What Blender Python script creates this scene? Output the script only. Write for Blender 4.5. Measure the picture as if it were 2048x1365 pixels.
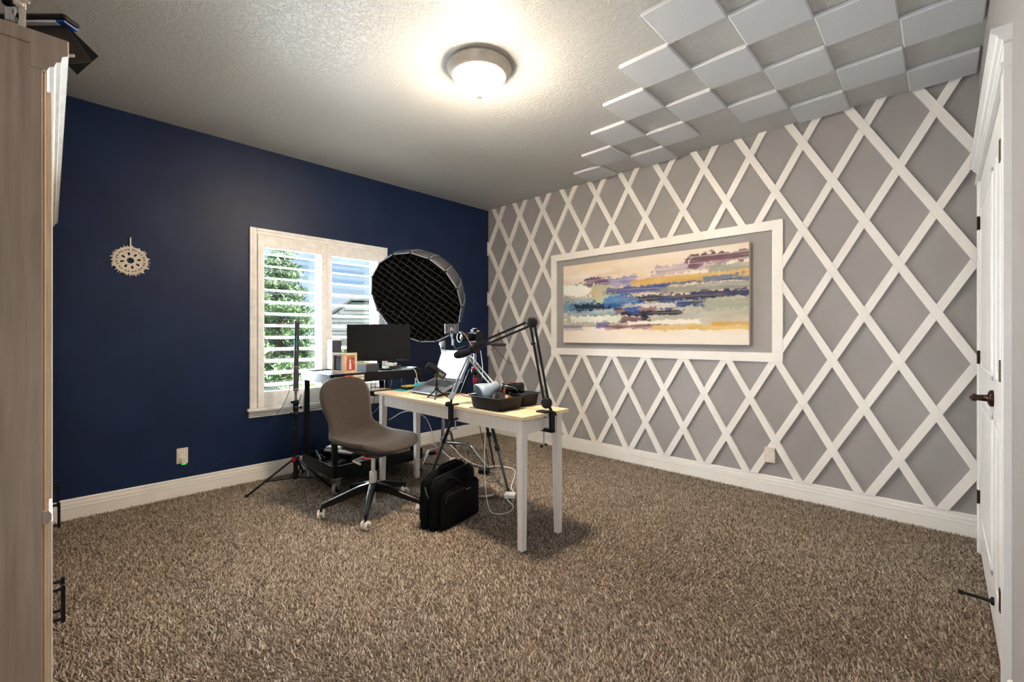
import bpy, bmesh, math, random
import numpy as np
from mathutils import Vector, Matrix
random.seed(7); rng = np.random.default_rng(7)
for o in list(bpy.data.objects): bpy.data.objects.remove(o)
S = bpy.context.scene; C = S.collection
PI = math.pi
# ------------------------------------------------------------------ camera
CAMX, CAMY, CAMZ = -3.79419, -4.07484, 1.18542
cam_data = bpy.data.cameras.new('camera'); cam = bpy.data.objects.new('camera', cam_data); C.objects.link(cam)
cam_data.sensor_width = 36.0; cam_data.lens = 891.53 / 2048 * 36.0
cam_data.shift_y = -(682.5 - 671.82) / 2048; cam_data.clip_start = 0.02; cam_data.clip_end = 200
cam.location = (CAMX, CAMY, CAMZ); cam.rotation_euler = (PI / 2, 0, math.radians(44.0 - 90))
S.camera = cam
# ------------------------------------------------------------------ exposure
vs = S.view_settings
vs.view_transform = 'Standard'; vs.look = 'None'; vs.gamma = 1.0; vs.use_curve_mapping = False; vs.exposure = 0.42
# ------------------------------------------------------------------ sky
SKY = .72; LAMP = 235.0; SUN = 12.0; WIN_W = 250.0; FILL_W = 9.0
world = bpy.data.worlds.new('sky'); S.world = world; world.use_nodes = True
nt = world.node_tree; nt.nodes.clear()
def nn(t, kind, **kw):
    n = t.nodes.new(kind)
    for k, v in kw.items(): setattr(n, k, v)
    return n
wo = nn(nt, 'ShaderNodeOutputWorld'); bg = nn(nt, 'ShaderNodeBackground'); tc = nn(nt, 'ShaderNodeTexCoord')
mp = nn(nt, 'ShaderNodeMapping'); mp.inputs['Scale'].default_value = (1, 1, 2.6)
no = nn(nt, 'ShaderNodeTexNoise'); no.inputs['Scale'].default_value = 2.6; no.inputs['Detail'].default_value = 7; no.inputs['Roughness'].default_value = .58
cr = nn(nt, 'ShaderNodeValToRGB'); cr.color_ramp.elements[0].position = .50; cr.color_ramp.elements[1].position = .74
sx = nn(nt, 'ShaderNodeSeparateXYZ'); gr = nn(nt, 'ShaderNodeValToRGB')
gr.color_ramp.elements[0].color = (.52, .73, 1, 1); gr.color_ramp.elements[1].color = (.15, .37, .86, 1); gr.color_ramp.elements[1].position = .6
mx = nn(nt, 'ShaderNodeMixRGB'); mx.inputs[2].default_value = (.93, .96, 1, 1)
L = nt.links.new
L(tc.outputs['Generated'], mp.inputs[0]); L(mp.outputs[0], no.inputs['Vector']); L(no.outputs['Fac'], cr.inputs[0])
L(tc.outputs['Generated'], sx.inputs[0]); L(sx.outputs['Z'], gr.inputs[0]); L(cr.outputs[0], mx.inputs[0]); L(gr.outputs[0], mx.inputs[1])
L(mx.outputs[0], bg.inputs[0]); bg.inputs[1].default_value = SKY; L(bg.outputs[0], wo.inputs[0])
# ------------------------------------------------------------------ sun (high, from behind the house: lights the garden)
sd = bpy.data.lights.new('sun', 'SUN'); sd.energy = SUN; sd.angle = .009; sd.color = (1, .95, .86)
so = bpy.data.objects.new('sun', sd); C.objects.link(so); so.location = (0, 0, 12)
so.rotation_euler = Vector((-.45, .75, -1.0)).to_track_quat('-Z', 'Y').to_euler()

# ------------------------------------------------------------------ daylight for the window, and added fill in an invented doorway out of view
def area_light(name, loc, aim, sx_, sy_, watts, col):
    a = bpy.data.lights.new(name, 'AREA'); a.shape = 'RECTANGLE'; a.size = sx_; a.size_y = sy_; a.energy = watts; a.color = col
    o = bpy.data.objects.new(name, a); C.objects.link(o); o.location = loc; o.rotation_euler = Vector(aim).to_track_quat('-Z', 'Y').to_euler(); return o
area_light('window_daylight', (-2.04, .20, 1.31), (0, -1, 0), 1.10, 1.36, WIN_W, (.80, .90, 1.0))
area_light('added_doorway_fill', (-4.42, -3.60, 1.02), (1, 0, 0), .92, 1.98, FILL_W, (.92, .96, 1.0))

# ------------------------------------------------------------------ materials
def lin(c):
    if isinstance(c, str):
        c = [int(c[i:i+2], 16) / 255 for i in (1, 3, 5)]
        c = [x / 12.92 if x <= .04045 else ((x + .055) / 1.055) ** 2.4 for x in c]
    return (c[0], c[1], c[2], 1)
MATS = {}
def M(name, col, rough=.5, metal=0., c2=None, scale=20., stretch=(1, 1, 1), detail=3., lo=.4, hi=.65, bump=0., bscale=None, bdist=.002, spec=.5, coat=0., emit=None, estr=0., alpha=None, trans=0., sheen=0., attr=None, wave=False):
    m = bpy.data.materials.new(name); m.use_nodes = True; t = m.node_tree; b = t.nodes['Principled BSDF']; l = t.links.new
    b.inputs['Base Color'].default_value = lin(col); b.inputs['Roughness'].default_value = rough; b.inputs['Metallic'].default_value = metal
    b.inputs['Specular IOR Level'].default_value = spec; b.inputs['Coat Weight'].default_value = coat; b.inputs['Sheen Weight'].default_value = sheen
    b.inputs['Transmission Weight'].default_value = trans
    if emit is not None: b.inputs['Emission Color'].default_value = lin(emit); b.inputs['Emission Strength'].default_value = estr
    tcn = nn(t, 'ShaderNodeTexCoord'); mpn = nn(t, 'ShaderNodeMapping'); mpn.inputs['Scale'].default_value = stretch; l(tcn.outputs['Object'], mpn.inputs[0])
    n = nn(t, 'ShaderNodeTexNoise'); n.inputs['Scale'].default_value = scale; n.inputs['Detail'].default_value = detail; l(mpn.outputs[0], n.inputs['Vector'])
    r = nn(t, 'ShaderNodeValToRGB'); r.color_ramp.elements[0].position = lo; r.color_ramp.elements[1].position = hi
    if c2 is None:
        k = lin(col); c2 = tuple(min(1, x * 1.06) for x in k[:3]); c1 = tuple(x * .94 for x in k[:3])
    else: c1 = col
    r.color_ramp.elements[0].color = lin(c1); r.color_ramp.elements[1].color = lin(c2)
    l(n.outputs['Fac'], r.inputs[0]); out = r.outputs[0]
    if attr:
        a = nn(t, 'ShaderNodeAttribute', attribute_name=attr); out = a.outputs['Color']
    l(out, b.inputs['Base Color'])
    if bump:
        n2 = nn(t, 'ShaderNodeTexNoise'); n2.inputs['Scale'].default_value = bscale or scale; n2.inputs['Detail'].default_value = 4; l(tcn.outputs['Object'], n2.inputs['Vector'])
        bp = nn(t, 'ShaderNodeBump'); bp.inputs['Strength'].default_value = bump; bp.inputs['Distance'].default_value = bdist
        l(n2.outputs['Fac'], bp.inputs['Height']); l(bp.outputs[0], b.inputs['Normal'])
    MATS[name] = m; return m

M('wall_blue', '#132344', .45, c2='#17284b', scale=3, bump=.25, bscale=60, bdist=.003, spec=.26)
M('wall_grey', '#9b9897', .6, c2='#a09d9c', scale=2.5, bump=.15, bscale=70, bdist=.002)
M('trim_white', '#f6f2ec', .38, c2='#f9f6f1', scale=6)
M('door_white', '#f1f0ee', .3, c2='#f5f4f2', scale=6)
M('tile_felt', '#dddee0', .95, c2='#d0d2d5', scale=260, detail=2, bump=.3, bscale=300, bdist=.001, spec=.1)
M('shutter_white', '#f3f1ed', .35)
M('vinyl_beige', '#d9cdb2', .45)
M('black_metal', '#121315', .4, .4, c2='#191a1c', scale=40, spec=.3)
M('black_plastic', '#0b0b0d', .45, c2='#101012', scale=60, spec=.25)
M('black_gloss', '#0a0b0d', .12)
M('matte_black', '#0b0b0c', .8, spec=.15)
M('rubber', '#1c1c1d', .8)
M('grey_rubber', '#8f8d8a', .7)
M('chrome', '#c9c9cb', .18, 1.)
M('steel', '#9fa2a6', .32, 1.)
M('zinc', '#a5aaa6', .4, .9)
M('silver_paint', '#9aa6b2', .35, .55)
M('lamp_grey', '#9fb0bf', .38, .35)
M('red_plastic', '#b3121b', .4)
M('orange', '#e2501a', .5)
M('bronze', '#3a2a22', .35, .85, c2='#4c3629', scale=50)
M('nickel', '#d3cabd', .45, .35)
M('white_plastic', '#efeeea', .4)
M('cream_plastic', '#e7ddcf', .45)
M('green_led', '#22dd55', .4, emit='#22ff66', estr=1.5)
M('white_cable', '#e6e6e4', .5)
M('grey_cable', '#8b8d92', .5)
M('black_cable', '#141416', .55)
M('teal', '#2a9c9e', .6, c2='#3bb3b2', scale=30)
M('teal_bright', '#27a9bf', .5, c2='#3cbccb', scale=20)
M('yellow_foam', '#b99a45', .7, c2='#a98a3a', scale=60)
M('paper', '#e9ecef', .8)
M('cotton', '#efe6d8', .95, c2='#e0d3c0', scale=160, bump=.5, bscale=400)
M('bag_nylon', '#070708', .8, c2='#0b0b0d', scale=300, bump=.4, bscale=900, bdist=.0006, spec=.12)
M('bag_trim', '#2b2a2b', .55)
M('shoe', '#8d7d72', .9, c2='#7b6c62', scale=200, bump=.3, bscale=400)
M('shoe_sole', '#cfc8bd', .7)
M('chair_fabric', '#332c27', .95, c2='#4f463f', scale=240, detail=2, lo=.35, hi=.7, bump=.35, bscale=700, bdist=.0008, spec=.15, sheen=.25)
M('chair_shell', '#2c2826', .5)
M('chair_arm', '#15110f', .35, .4)
M('pine_top', '#ecd7b6', .42, c2='#e1c69c', scale=6, stretch=(9, .8, 9), detail=5, lo=.3, hi=.75)
M('white_wash', '#e9e4dd', .55, c2='#d9d2ca', scale=7, stretch=(8, 8, .7), detail=5, lo=.3, hi=.8)
M('hutch_side', '#a18c79', .6, c2='#85715f', scale=9, stretch=(7, 7, .35), detail=7, lo=.32, hi=.75, bump=.25, bscale=60)
M('hutch_white', '#e9e5dd', .5, c2='#d5cdc0', scale=10, stretch=(2, 2, .6), detail=6, lo=.35, hi=.8)
M('hutch_edge', '#c9a982', .6, c2='#b89468', scale=14, stretch=(3, 3, .4))
M('frame_wood', '#dcc5ab', .6, c2='#cfb496', scale=30, stretch=(2, 2, .5))
M('box_wood', '#8a6444', .55, c2='#74522f', scale=20, stretch=(4, 1, 1))
M('softbox_shell', '#34363c', .6, c2='#3d3f45', scale=60, spec=.4)
M('softbox_inner', '#060607', .9, spec=.1)
M('softbox_grid', '#23201c', .8, c2='#2b2722', scale=120, spec=.2)
M('softbox_trim', '#7d8088', .6)
M('monitor_screen', '#0b0c0e', .3, c2='#0e0f11', spec=.2)
M('pad_tan', '#d9b88c', .6)
M('fur', '#24242a', 1., c2='#1a1a1f', scale=200, spec=.05)
M('glass_lens', '#0a0c10', .03, spec=.9, coat=1.)
M('flap_black_lit', '#2a211a', .5, .2)  # black barn door with warm lamp light put into its colour
M('label_red', '#c1392b', .5)
M('amber', '#b8792f', .5)
M('seam_shade', '#2b221c', .8)
M('laptop_alu', '#a4a8ae', .33, .85)
M('key_black', '#131416', .5)
M('leaf_conifer', '#6d876c', .8, c2='#98ae8c', scale=3, lo=.3, hi=.7, spec=.2)
M('leaf_bush', '#93ab68', .8, c2='#b2c67e', scale=4, lo=.3, hi=.7, spec=.2)
M('leaf_dark', '#6d8a66', .8, c2='#8da877', scale=4, spec=.2)
M('bark', '#5a4636', .9)
M('lawn', '#7fa04a', .9, c2='#93b257', scale=8, bump=.5, bscale=80)
M('siding', '#8f9296', .7, c2='#989a9e', scale=6)
M('shingle', '#77787c', .9, c2='#838488', scale=30)
M('house_trim', '#a9aaad', .6)
M('house_glass', '#3b4a58', .1)
M('carpet_base', '#5f5043', 1., c2='#6f5f51', scale=90, spec=.05)
M('carpet_pile', '#8a7767', 1., attr='tuft', spec=.05)
M('canvas_print', '#e8dcc8', .55, attr='paint', bump=.2, bscale=260, bdist=.001, spec=.3)
M('canvas_edge', '#e3d3bb', .7)
M('photo_dark', '#3b3040', .25, c2='#5d4c63', scale=26, detail=4, lo=.35, hi=.6)
M('photo_warm', '#c08a55', .25, c2='#86303f', scale=34, detail=4, lo=.42, hi=.58)
M('screen_doc', '#cfd6dd', .16, c2='#b9c1ca', scale=30, stretch=(1, .5, 14), lo=.45, hi=.55, spec=.6, emit='#c9d2da', estr=.35)
M('tube_grey', '#3a4046', .4, .3)
M('grey_text', '#c8ccd0', .5)
M('led_white', '#e8eef2', .5)
M('blue_plastic', '#1b4aa0', .4)
M('copper', '#8a5230', .4, .6)
M('cap_grey', '#85756f', .45, .4)
M('screen_text', '#5f666d', .5)
# knockdown ceiling: paint with flattened splatter relief
def ceiling_mat():
    m = bpy.data.materials.new('ceiling_paint'); m.use_nodes = True; t = m.node_tree; b = t.nodes['Principled BSDF']; l = t.links.new
    b.inputs['Roughness'].default_value = .42; b.inputs['Base Color'].default_value = lin('#c8c7c3'); b.inputs['Specular IOR Level'].default_value = .45
    tcn = nn(t, 'ShaderNodeTexCoord'); n = nn(t, 'ShaderNodeTexNoise'); n.inputs['Scale'].default_value = 42; n.inputs['Detail'].default_value = 5; n.inputs['Distortion'].default_value = 1.1
    l(tcn.outputs['Object'], n.inputs['Vector'])
    r = nn(t, 'ShaderNodeValToRGB'); r.color_ramp.elements[0].position = .47; r.color_ramp.elements[1].position = .56; l(n.outputs['Fac'], r.inputs[0])
    bp = nn(t, 'ShaderNodeBump'); bp.inputs['Strength'].default_value = .4; bp.inputs['Distance'].default_value = .005
    l(r.outputs[0], bp.inputs['Height']); l(bp.outputs[0], b.inputs['Normal']); MATS['ceiling_paint'] = m
ceiling_mat()
def dome_mat():
    m = bpy.data.materials.new('lamp_glass'); m.use_nodes = True; t = m.node_tree; b = t.nodes['Principled BSDF']
    b.inputs['Base Color'].default_value = (.9, .88, .84, 1); b.inputs['Roughness'].default_value = .3
    b.inputs['Emission Color'].default_value = (1, .815, .625, 1); tcn = nn(t, 'ShaderNodeTexCoord'); sp_ = nn(t, 'ShaderNodeSeparateXYZ'); mr = nn(t, 'ShaderNodeMapRange')     # glow weakened near the rim to cut the halo on the ceiling
    mr.inputs['From Min'].default_value = -.065; mr.inputs['From Max'].default_value = -.165; mr.inputs['To Min'].default_value = LAMP * .03; mr.inputs['To Max'].default_value = LAMP * 1.95
    t.links.new(tcn.outputs['Object'], sp_.inputs[0]); t.links.new(sp_.outputs['Z'], mr.inputs['Value']); t.links.new(mr.outputs[0], b.inputs['Emission Strength']); MATS['lamp_glass'] = m
dome_mat()
def pane_mat():
    m = bpy.data.materials.new('window_glass'); m.use_nodes = True; t = m.node_tree; t.nodes.clear(); l = t.links.new
    o = nn(t, 'ShaderNodeOutputMaterial'); tr = nn(t, 'ShaderNodeBsdfTransparent'); g = nn(t, 'ShaderNodeBsdfGlossy'); g.inputs['Roughness'].default_value = .02
    mxs = nn(t, 'ShaderNodeMixShader'); fr = nn(t, 'ShaderNodeFresnel'); fr.inputs[0].default_value = 1.35; tr.inputs[0].default_value = (.96, .97, .96, 1)
    l(fr.outputs[0], mxs.inputs[0]); l(tr.outputs[0], mxs.inputs[1]); l(g.outputs[0], mxs.inputs[2]); l(mxs.outputs[0], o.inputs[0]); MATS['window_glass'] = m
pane_mat()

# ------------------------------------------------------------------ mesh helpers
class MB:
    def __init__(s): s.v = []; s.f = []; s.sm = []
    def add(s, verts, faces, smooth=False):
        k = len(s.v); s.v += [tuple(p) for p in verts]; s.f += [tuple(i + k for i in f) for f in faces]; s.sm += [smooth] * len(faces); return s
    def box(s, a, b):
        x0, y0, z0 = [min(p, q) for p, q in zip(a, b)]; x1, y1, z1 = [max(p, q) for p, q in zip(a, b)]
        return s.add([(x0, y0, z0), (x1, y0, z0), (x1, y1, z0), (x0, y1, z0), (x0, y0, z1), (x1, y0, z1), (x1, y1, z1), (x0, y1, z1)],
                     [(3, 2, 1, 0), (4, 5, 6, 7), (0, 1, 5, 4), (1, 2, 6, 5), (2, 3, 7, 6), (3, 0, 4, 7)])
    def rbox(s, a, b, r=.004, seg=2, M4=None, smooth=True):
        bm = bmesh.new(); bmesh.ops.create_cube(bm, size=1)
        d = [abs(q - p) for p, q in zip(a, b)]; c = [(p + q) / 2 for p, q in zip(a, b)]
        for v in bm.verts: v.co = Vector([v.co[i] * d[i] + c[i] for i in range(3)])
        r = min(r, min(d) * .49)
        bmesh.ops.bevel(bm, geom=bm.edges[:] , offset=r, segments=seg, profile=.5, affect='EDGES')
        bm.verts.index_update(); vs_ = [(M4 @ v.co if M4 else v.co.copy()) for v in bm.verts]; fs = [[v.index for v in f.verts] for f in bm.faces]
        bm.free(); return s.add(vs_, fs, False)
    def bar(s, p, q, w, h, up=(0, 0, 1), r=0):
        p, q = Vector(p), Vector(q); d = q - p; ln = d.length; z = d.normalized(); up = Vector(up)
        if abs(z.dot(up)) > .98: up = Vector((1, 0, 0))
        x = up.cross(z).normalized(); y = z.cross(x)
        m = Matrix(((x.x, y.x, z.x, p.x), (x.y, y.y, z.y, p.y), (x.z, y.z, z.z, p.z), (0, 0, 0, 1)))
        if r: return s.rbox((-w/2, -h/2, 0), (w/2, h/2, ln), r, 2, m)
        vs_ = [m @ Vector((a * w / 2, b * h / 2, c * ln)) for c in (0, 1) for a, b in ((-1, -1), (1, -1), (1, 1), (-1, 1))]
        return s.add(vs_, [(3, 2, 1, 0), (4, 5, 6, 7), (0, 1, 5, 4), (1, 2, 6, 5), (2, 3, 7, 6), (3, 0, 4, 7)])
    def tube(s, pts, r, n=10, cap=True):
        pts = [Vector(p) for p in pts]; m = len(pts); rr = r if isinstance(r, (list, tuple)) else [r] * m
        vs_ = []; prev = None
        for i in range(m):
            t = (pts[min(i+1, m-1)] - pts[max(i-1, 0)]).normalized()
            if prev is None:
                a = Vector((0, 0, 1)) if abs(t.z) < .9 else Vector((1, 0, 0)); x = a.cross(t).normalized()
            else: x = (prev - t * prev.dot(t)).normalized()
            prev = x; y = t.cross(x)
            vs_ += [pts[i] + (x * math.cos(2*PI*k/n) + y * math.sin(2*PI*k/n)) * rr[i] for k in range(n)]
        fs = [(i*n+k, i*n+(k+1) % n, (i+1)*n+(k+1) % n, (i+1)*n+k) for i in range(m-1) for k in range(n)]
        s.add(vs_, fs, True)
        if cap:
            s.add(vs_[:n], [tuple(reversed(range(n)))]); s.add(vs_[-n:], [tuple(range(n))])
        return s
    def lathe(s, prof, c=(0, 0, 0), axis=(0, 0, 1), n=24, caps=False, smooth=True):
        z = Vector(axis).normalized(); a = Vector((1, 0, 0)) if abs(z.x) < .9 else Vector((0, 1, 0)); x = a.cross(z).normalized(); y = z.cross(x); c = Vector(c)
        vs_ = [c + (x * math.cos(2*PI*k/n) + y * math.sin(2*PI*k/n)) * r + z * h for r, h in prof for k in range(n)]
        fs = [(i*n+k, i*n+(k+1) % n, (i+1)*n+(k+1) % n, (i+1)*n+k) for i in range(len(prof)-1) for k in range(n)]
        s.add(vs_, fs, smooth)
        if caps:
            s.add(vs_[:n], [tuple(reversed(range(n)))]); s.add(vs_[-n:], [tuple(range(n))])
        return s
    def prism(s, poly, p0, p1, xdir, ydir):            # polygon (u,v) swept from p0 to p1
        xd, yd = Vector(xdir), Vector(ydir); n = len(poly)
        vs_ = [Vector(p) + xd * u + yd * v for p in (p0, p1) for u, v in poly]
        return s.add(vs_, [tuple(reversed(range(n))), tuple(range(n, 2*n))] + [(i, (i+1) % n, n+(i+1) % n, n+i) for i in range(n)])
    def sphere(s, c, r, n=12, m=8, sc=(1, 1, 1)):
        vs_ = []; c = Vector(c)
        for i in range(m+1):
            th = PI * i / m
            vs_ += [c + Vector((math.sin(th)*math.cos(2*PI*k/n)*r*sc[0], math.sin(th)*math.sin(2*PI*k/n)*r*sc[1], math.cos(th)*r*sc[2])) for k in range(n)]
        return s.add(vs_, [(i*n+k, (i+1)*n+k, (i+1)*n+(k+1) % n, i*n+(k+1) % n) for i in range(m) for k in range(n)], True)
    def build(s, name, mat, parent=None, world=False, fix=True):
        me = bpy.data.meshes.new(name); off = Vector((0, 0, 0))
        if world and parent is not None:
            r = parent
            while r is not None: off = off + Vector(r.location); r = r.parent
        me.from_pydata([tuple(Vector(p) - off) for p in s.v], [], s.f)
        me.polygons.foreach_set('use_smooth', s.sm)
        if fix:
            bm = bmesh.new(); bm.from_mesh(me); bmesh.ops.recalc_face_normals(bm, faces=bm.faces); bm.to_mesh(me); bm.free()
        me.materials.append(MATS[mat] if isinstance(mat, str) else mat)
        o = bpy.data.objects.new(name, me); C.objects.link(o)
        if parent is not None: o.parent = parent
        return o
def thing(name, label, cat, loc=(0, 0, 0), rz=0., group=None):
    o = bpy.data.objects.new(name, None); o.empty_display_size = .05; C.objects.link(o); o.location = loc; o.rotation_euler = (0, 0, rz)
    o['label'] = label; o['category'] = cat
    if group: o['group'] = group
    return o
def tag(o, label, cat, group=None):
    o['label'] = label; o['category'] = cat
    if group: o['group'] = group
    return o
def struct(o, label=None):
    o['kind'] = 'structure'
    if label: o['label'] = label
    return o
def rebase(o):                                       # move a one-mesh thing's origin to its own base
    me = o.data; n = len(me.vertices); a = np.empty(n * 3); me.vertices.foreach_get('co', a); a = a.reshape(-1, 3)
    c = np.array([(a[:, 0].min() + a[:, 0].max()) / 2, (a[:, 1].min() + a[:, 1].max()) / 2, a[:, 2].min()])
    me.vertices.foreach_set('co', (a - c).ravel()); o.location = Vector(o.location) + Vector(c); return o
def smoothpath(pts, k=6):                            # Catmull-Rom
    P = [Vector(p) for p in pts]; P = [P[0]*2 - P[1]] + P + [P[-1]*2 - P[-2]]; out = []
    for i in range(1, len(P) - 2):
        for j in range(k):
            t = j / k; a, b, c, d = P[i-1:i+3]
            out.append(.5 * ((2*b) + (c-a)*t + (2*a-5*b+4*c-d)*t*t + (3*b-a-3*c+d)*t**3))
    out.append(P[-2]); return out
def text_mesh(txt, size, mat, parent, M4, name='lettering', ext=.0004):
    cu = bpy.data.curves.new(name, 'FONT'); cu.body = txt; cu.size = size; cu.extrude = ext; cu.align_x = 'CENTER'; cu.align_y = 'CENTER'; cu.resolution_u = 2
    to = bpy.data.objects.new('tmp', cu); C.objects.link(to); bpy.context.view_layer.update()
    me = bpy.data.meshes.new_from_object(to.evaluated_get(bpy.context.evaluated_depsgraph_get())); bpy.data.objects.remove(to)
    me.transform(M4); me.name = name; me.materials.clear(); me.materials.append(MATS[mat])
    o = bpy.data.objects.new(name, me); C.objects.link(o); o.parent = parent; return o
def basis(x, y, z, p): return Matrix(((x[0], y[0], z[0], p[0]), (x[1], y[1], z[1], p[1]), (x[2], y[2], z[2], p[2]), (0, 0, 0, 1)))
# ================================================================== THE ROOM
H = 2.74; XL = -4.30; YF = -4.23; WT = .16
fl = struct(MB().box((XL - WT, YF - WT, -.12), (WT, WT, -.012)).build('floor', 'carpet_base'), 'taupe brown carpeted floor')
def carpet():
    sp = .0096; xs = np.arange(XL, 0, sp); ys = np.arange(YF, 0, sp)
    gx, gy = np.meshgrid(xs, ys); n = gx.size
    x = gx.ravel() + rng.uniform(-.0048, .0048, n); y = gy.ravel() + rng.uniform(-.0048, .0048, n)
    keep = (x > XL + .006) & (x < -.006) & (y > YF + .006) & (y < -.006); x, y = x[keep], y[keep]
    d = (x - CAMX) * .7193 + (y - CAMY) * .6947; lat = (x - CAMX) * .6947 - (y - CAMY) * .7193
    keep = (d > .2); x, y = x[keep], y[keep]; n = x.size
    # each tuft: a leaning three sided yarn end
    a0 = rng.uniform(0, 2*PI, n); r = rng.uniform(.0036, .0058, n); h = rng.uniform(.009, .018, n)
    lean = rng.uniform(.003, .016, n); la = rng.uniform(0, 2*PI, n) * .7 + 1.2 * np.sin(x * 3.1) + np.cos(y * 2.3)
    co = np.zeros((n, 4, 3))
    for k in range(3):
        co[:, k, 0] = x + r * np.cos(a0 + 2*PI*k/3); co[:, k, 1] = y + r * np.sin(a0 + 2*PI*k/3); co[:, k, 2] = -.0125
    co[:, 3, 0] = x + lean * np.cos(la); co[:, 3, 1] = y + lean * np.sin(la); co[:, 3, 2] = -.0125 + h
    idx = np.arange(n)[:, None] * 4
    tri = np.concatenate([idx + np.array([0, 1, 3]), idx + np.array([1, 2, 3]), idx + np.array([2, 0, 3])], axis=0)
    me = bpy.data.meshes.new('carpet_pile'); me.vertices.add(n * 4); me.vertices.foreach_set('co', co.ravel())
    me.loops.add(tri.size); me.loops.foreach_set('vertex_index', tri.ravel().astype(np.int32))
    me.polygons.add(len(tri)); me.polygons.foreach_set('loop_start', np.arange(0, tri.size, 3, dtype=np.int32))
    me.update(calc_edges=True)
    at = me.color_attributes.new('tuft', 'FLOAT_COLOR', 'POINT')
    pal = np.array([lin('#948676')[:3], lin('#a5988a')[:3], lin('#7d6f61')[:3], lin('#64574a')[:3], lin('#b6ab9d')[:3]])
    pick = rng.choice(5, n, p=[.34, .26, .18, .1, .12]); c = pal[pick] * rng.uniform(.85, 1.15, (n, 1))
    col = np.ones((n, 4, 4)); col[:, :, :3] = c[:, None, :]
    at.data.foreach_set('color', col.ravel())
    me.materials.append(MATS['carpet_pile']); o = bpy.data.objects.new('carpet_pile', me); C.objects.link(o); o.parent = fl; o['kind'] = 'stuff'
carpet()
ce = struct(MB().box((XL - WT, YF - WT, H), (WT, WT, H + .12)).build('ceiling', 'ceiling_paint'), 'textured warm grey ceiling')
HY0, HY1, HZ = -4.08, -3.12, 2.04                     # doorway added out of view to admit fill light
wl = struct(MB().box((XL - WT, YF - WT, -.012), (XL, HY0, H)).box((XL - WT, HY1, -.012), (XL, WT, H)).box((XL - WT, HY0, HZ), (XL, HY1, H)).build('wall_left', 'wall_grey'))
struct(MB().box((XL - .012, HY0, -.012), (XL + .017, HY0 - .08, HZ + .08)).box((XL - .012, HY1, -.012), (XL + .017, HY1 + .08, HZ + .08)).box((XL - .012, HY0, HZ), (XL + .017, HY1, HZ + .08)).build('added_doorway_trim', 'trim_white'))  # casing of the added doorway, out of view
wf = struct(MB().box((XL, YF - WT, -.012), (WT, YF, H)).build('wall_front', 'wall_grey'))
wr = struct(MB().box((0, YF, -.012), (WT, WT, H)).build('wall_right', 'wall_grey'), 'grey wall with white diamond lattice')
WX0, WX1, WZ0, WZ1 = -2.61, -1.47, .60, 2.02
wb = MB(); wb.box((XL, 0, -.012), (WX0, WT, H)); wb.box((WX1, 0, -.012), (0, WT, H)); wb.box((WX0, 0, -.012), (WX1, WT, WZ0)); wb.box((WX0, 0, WZ1), (WX1, WT, H))
wb = struct(wb.build('wall_back', 'wall_blue'), 'dark navy blue painted wall')
# baseboards: stepped profile
BP = [(0, 0), (.018, 0), (.018, .078), (.0205, .082), (.0165, .086), (.0165, .108), (.0115, .113), (.0115, .131), (.006, .137), (0, .137)]
BP = [(u, v - .012) for u, v in BP]
struct(MB().prism(BP, (XL, 0, 0), (0, 0, 0), (0, -1, 0), (0, 0, 1)).build('baseboard_back', 'trim_white'))
struct(MB().prism(BP, (0, YF, 0), (0, -.018, 0), (-1, 0, 0), (0, 0, 1)).build('baseboard_right', 'trim_white'))
struct(MB().prism(BP, (XL, YF, 0), (-1.74, YF, 0), (0, 1, 0), (0, 0, 1)).build('baseboard_front', 'trim_white'))
struct(MB().prism(BP, (XL, HY1 + .08, 0), (XL, -2.55, 0), (1, 0, 0), (0, 0, 1)).build('baseboard_left', 'trim_white'))
# --- lattice
LY0, LDY, LZ0, LDZ = -3.34775, .175119, 2.57935, .312564
LW, LT = .0485, .019; LZB = .125
FY0, FY1, FZ0, FZ1, FW = -3.222, -1.019, .985, 2.054, .071
def clip(poly, fn):                                   # Sutherland-Hodgman against fn(p) >= 0
    out = []
    for i in range(len(poly)):
        a, b = poly[i], poly[(i+1) % len(poly)]; fa, fb = fn(a), fn(b)
        if fa >= 0: out.append(a)
        if (fa >= 0) != (fb >= 0):
            t = fa / (fa - fb); out.append((a[0] + (b[0]-a[0])*t, a[1] + (b[1]-a[1])*t))
    return out
def area(p): return abs(sum(p[i][0]*p[(i+1) % len(p)][1] - p[(i+1) % len(p)][0]*p[i][1] for i in range(len(p)))) / 2
slope = LDZ / LDY; nrm = math.hypot(LDZ, LDY)
def strip_piece(poly, t=LT):
    poly = clip(poly, lambda p: p[0] - (YF + .001)); poly = clip(poly, lambda p: -p[0]) if len(poly) > 2 else poly
    poly = clip(poly, lambda p: p[1] - LZB) if len(poly) > 2 else poly; poly = clip(poly, lambda p: H - p[1]) if len(poly) > 2 else poly
    if len(poly) < 3: return
    # outside the picture frame panel: split into up to four pieces
    parts = []
    rest = poly
    for fn in (lambda p: p[0] - FY1, lambda p: FY0 - p[0], lambda p: p[1] - FZ1, lambda p: FZ0 - p[1]):
        if len(rest) < 3: break
        a = clip(rest, fn)
        if len(a) > 2 and area(a) > 3e-5: parts.append(a)
        rest = clip(rest, lambda p, f=fn: -f(p))
    for q in parts:
        MB().prism(q, (-t, 0, 0), (0, 0, 0), (0, 1, 0), (0, 0, 1)).build('lattice_strip', 'trim_white', wr)
hw = LW / 2 * nrm            # half width in the units of LDZ*y +- LDY*z
fa = lambda p, k: (LDZ * (p[0] - LY0) + LDY * (p[1] - LZ0)) - k       # direction A lines: value = k
fb = lambda p, k: (LDZ * (p[0] - LY0) - LDY * (p[1] - LZ0)) - k
u = LDZ * LDY
big = [(-6, -2), (2, -2), (2, 5), (-6, 5)]
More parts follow.
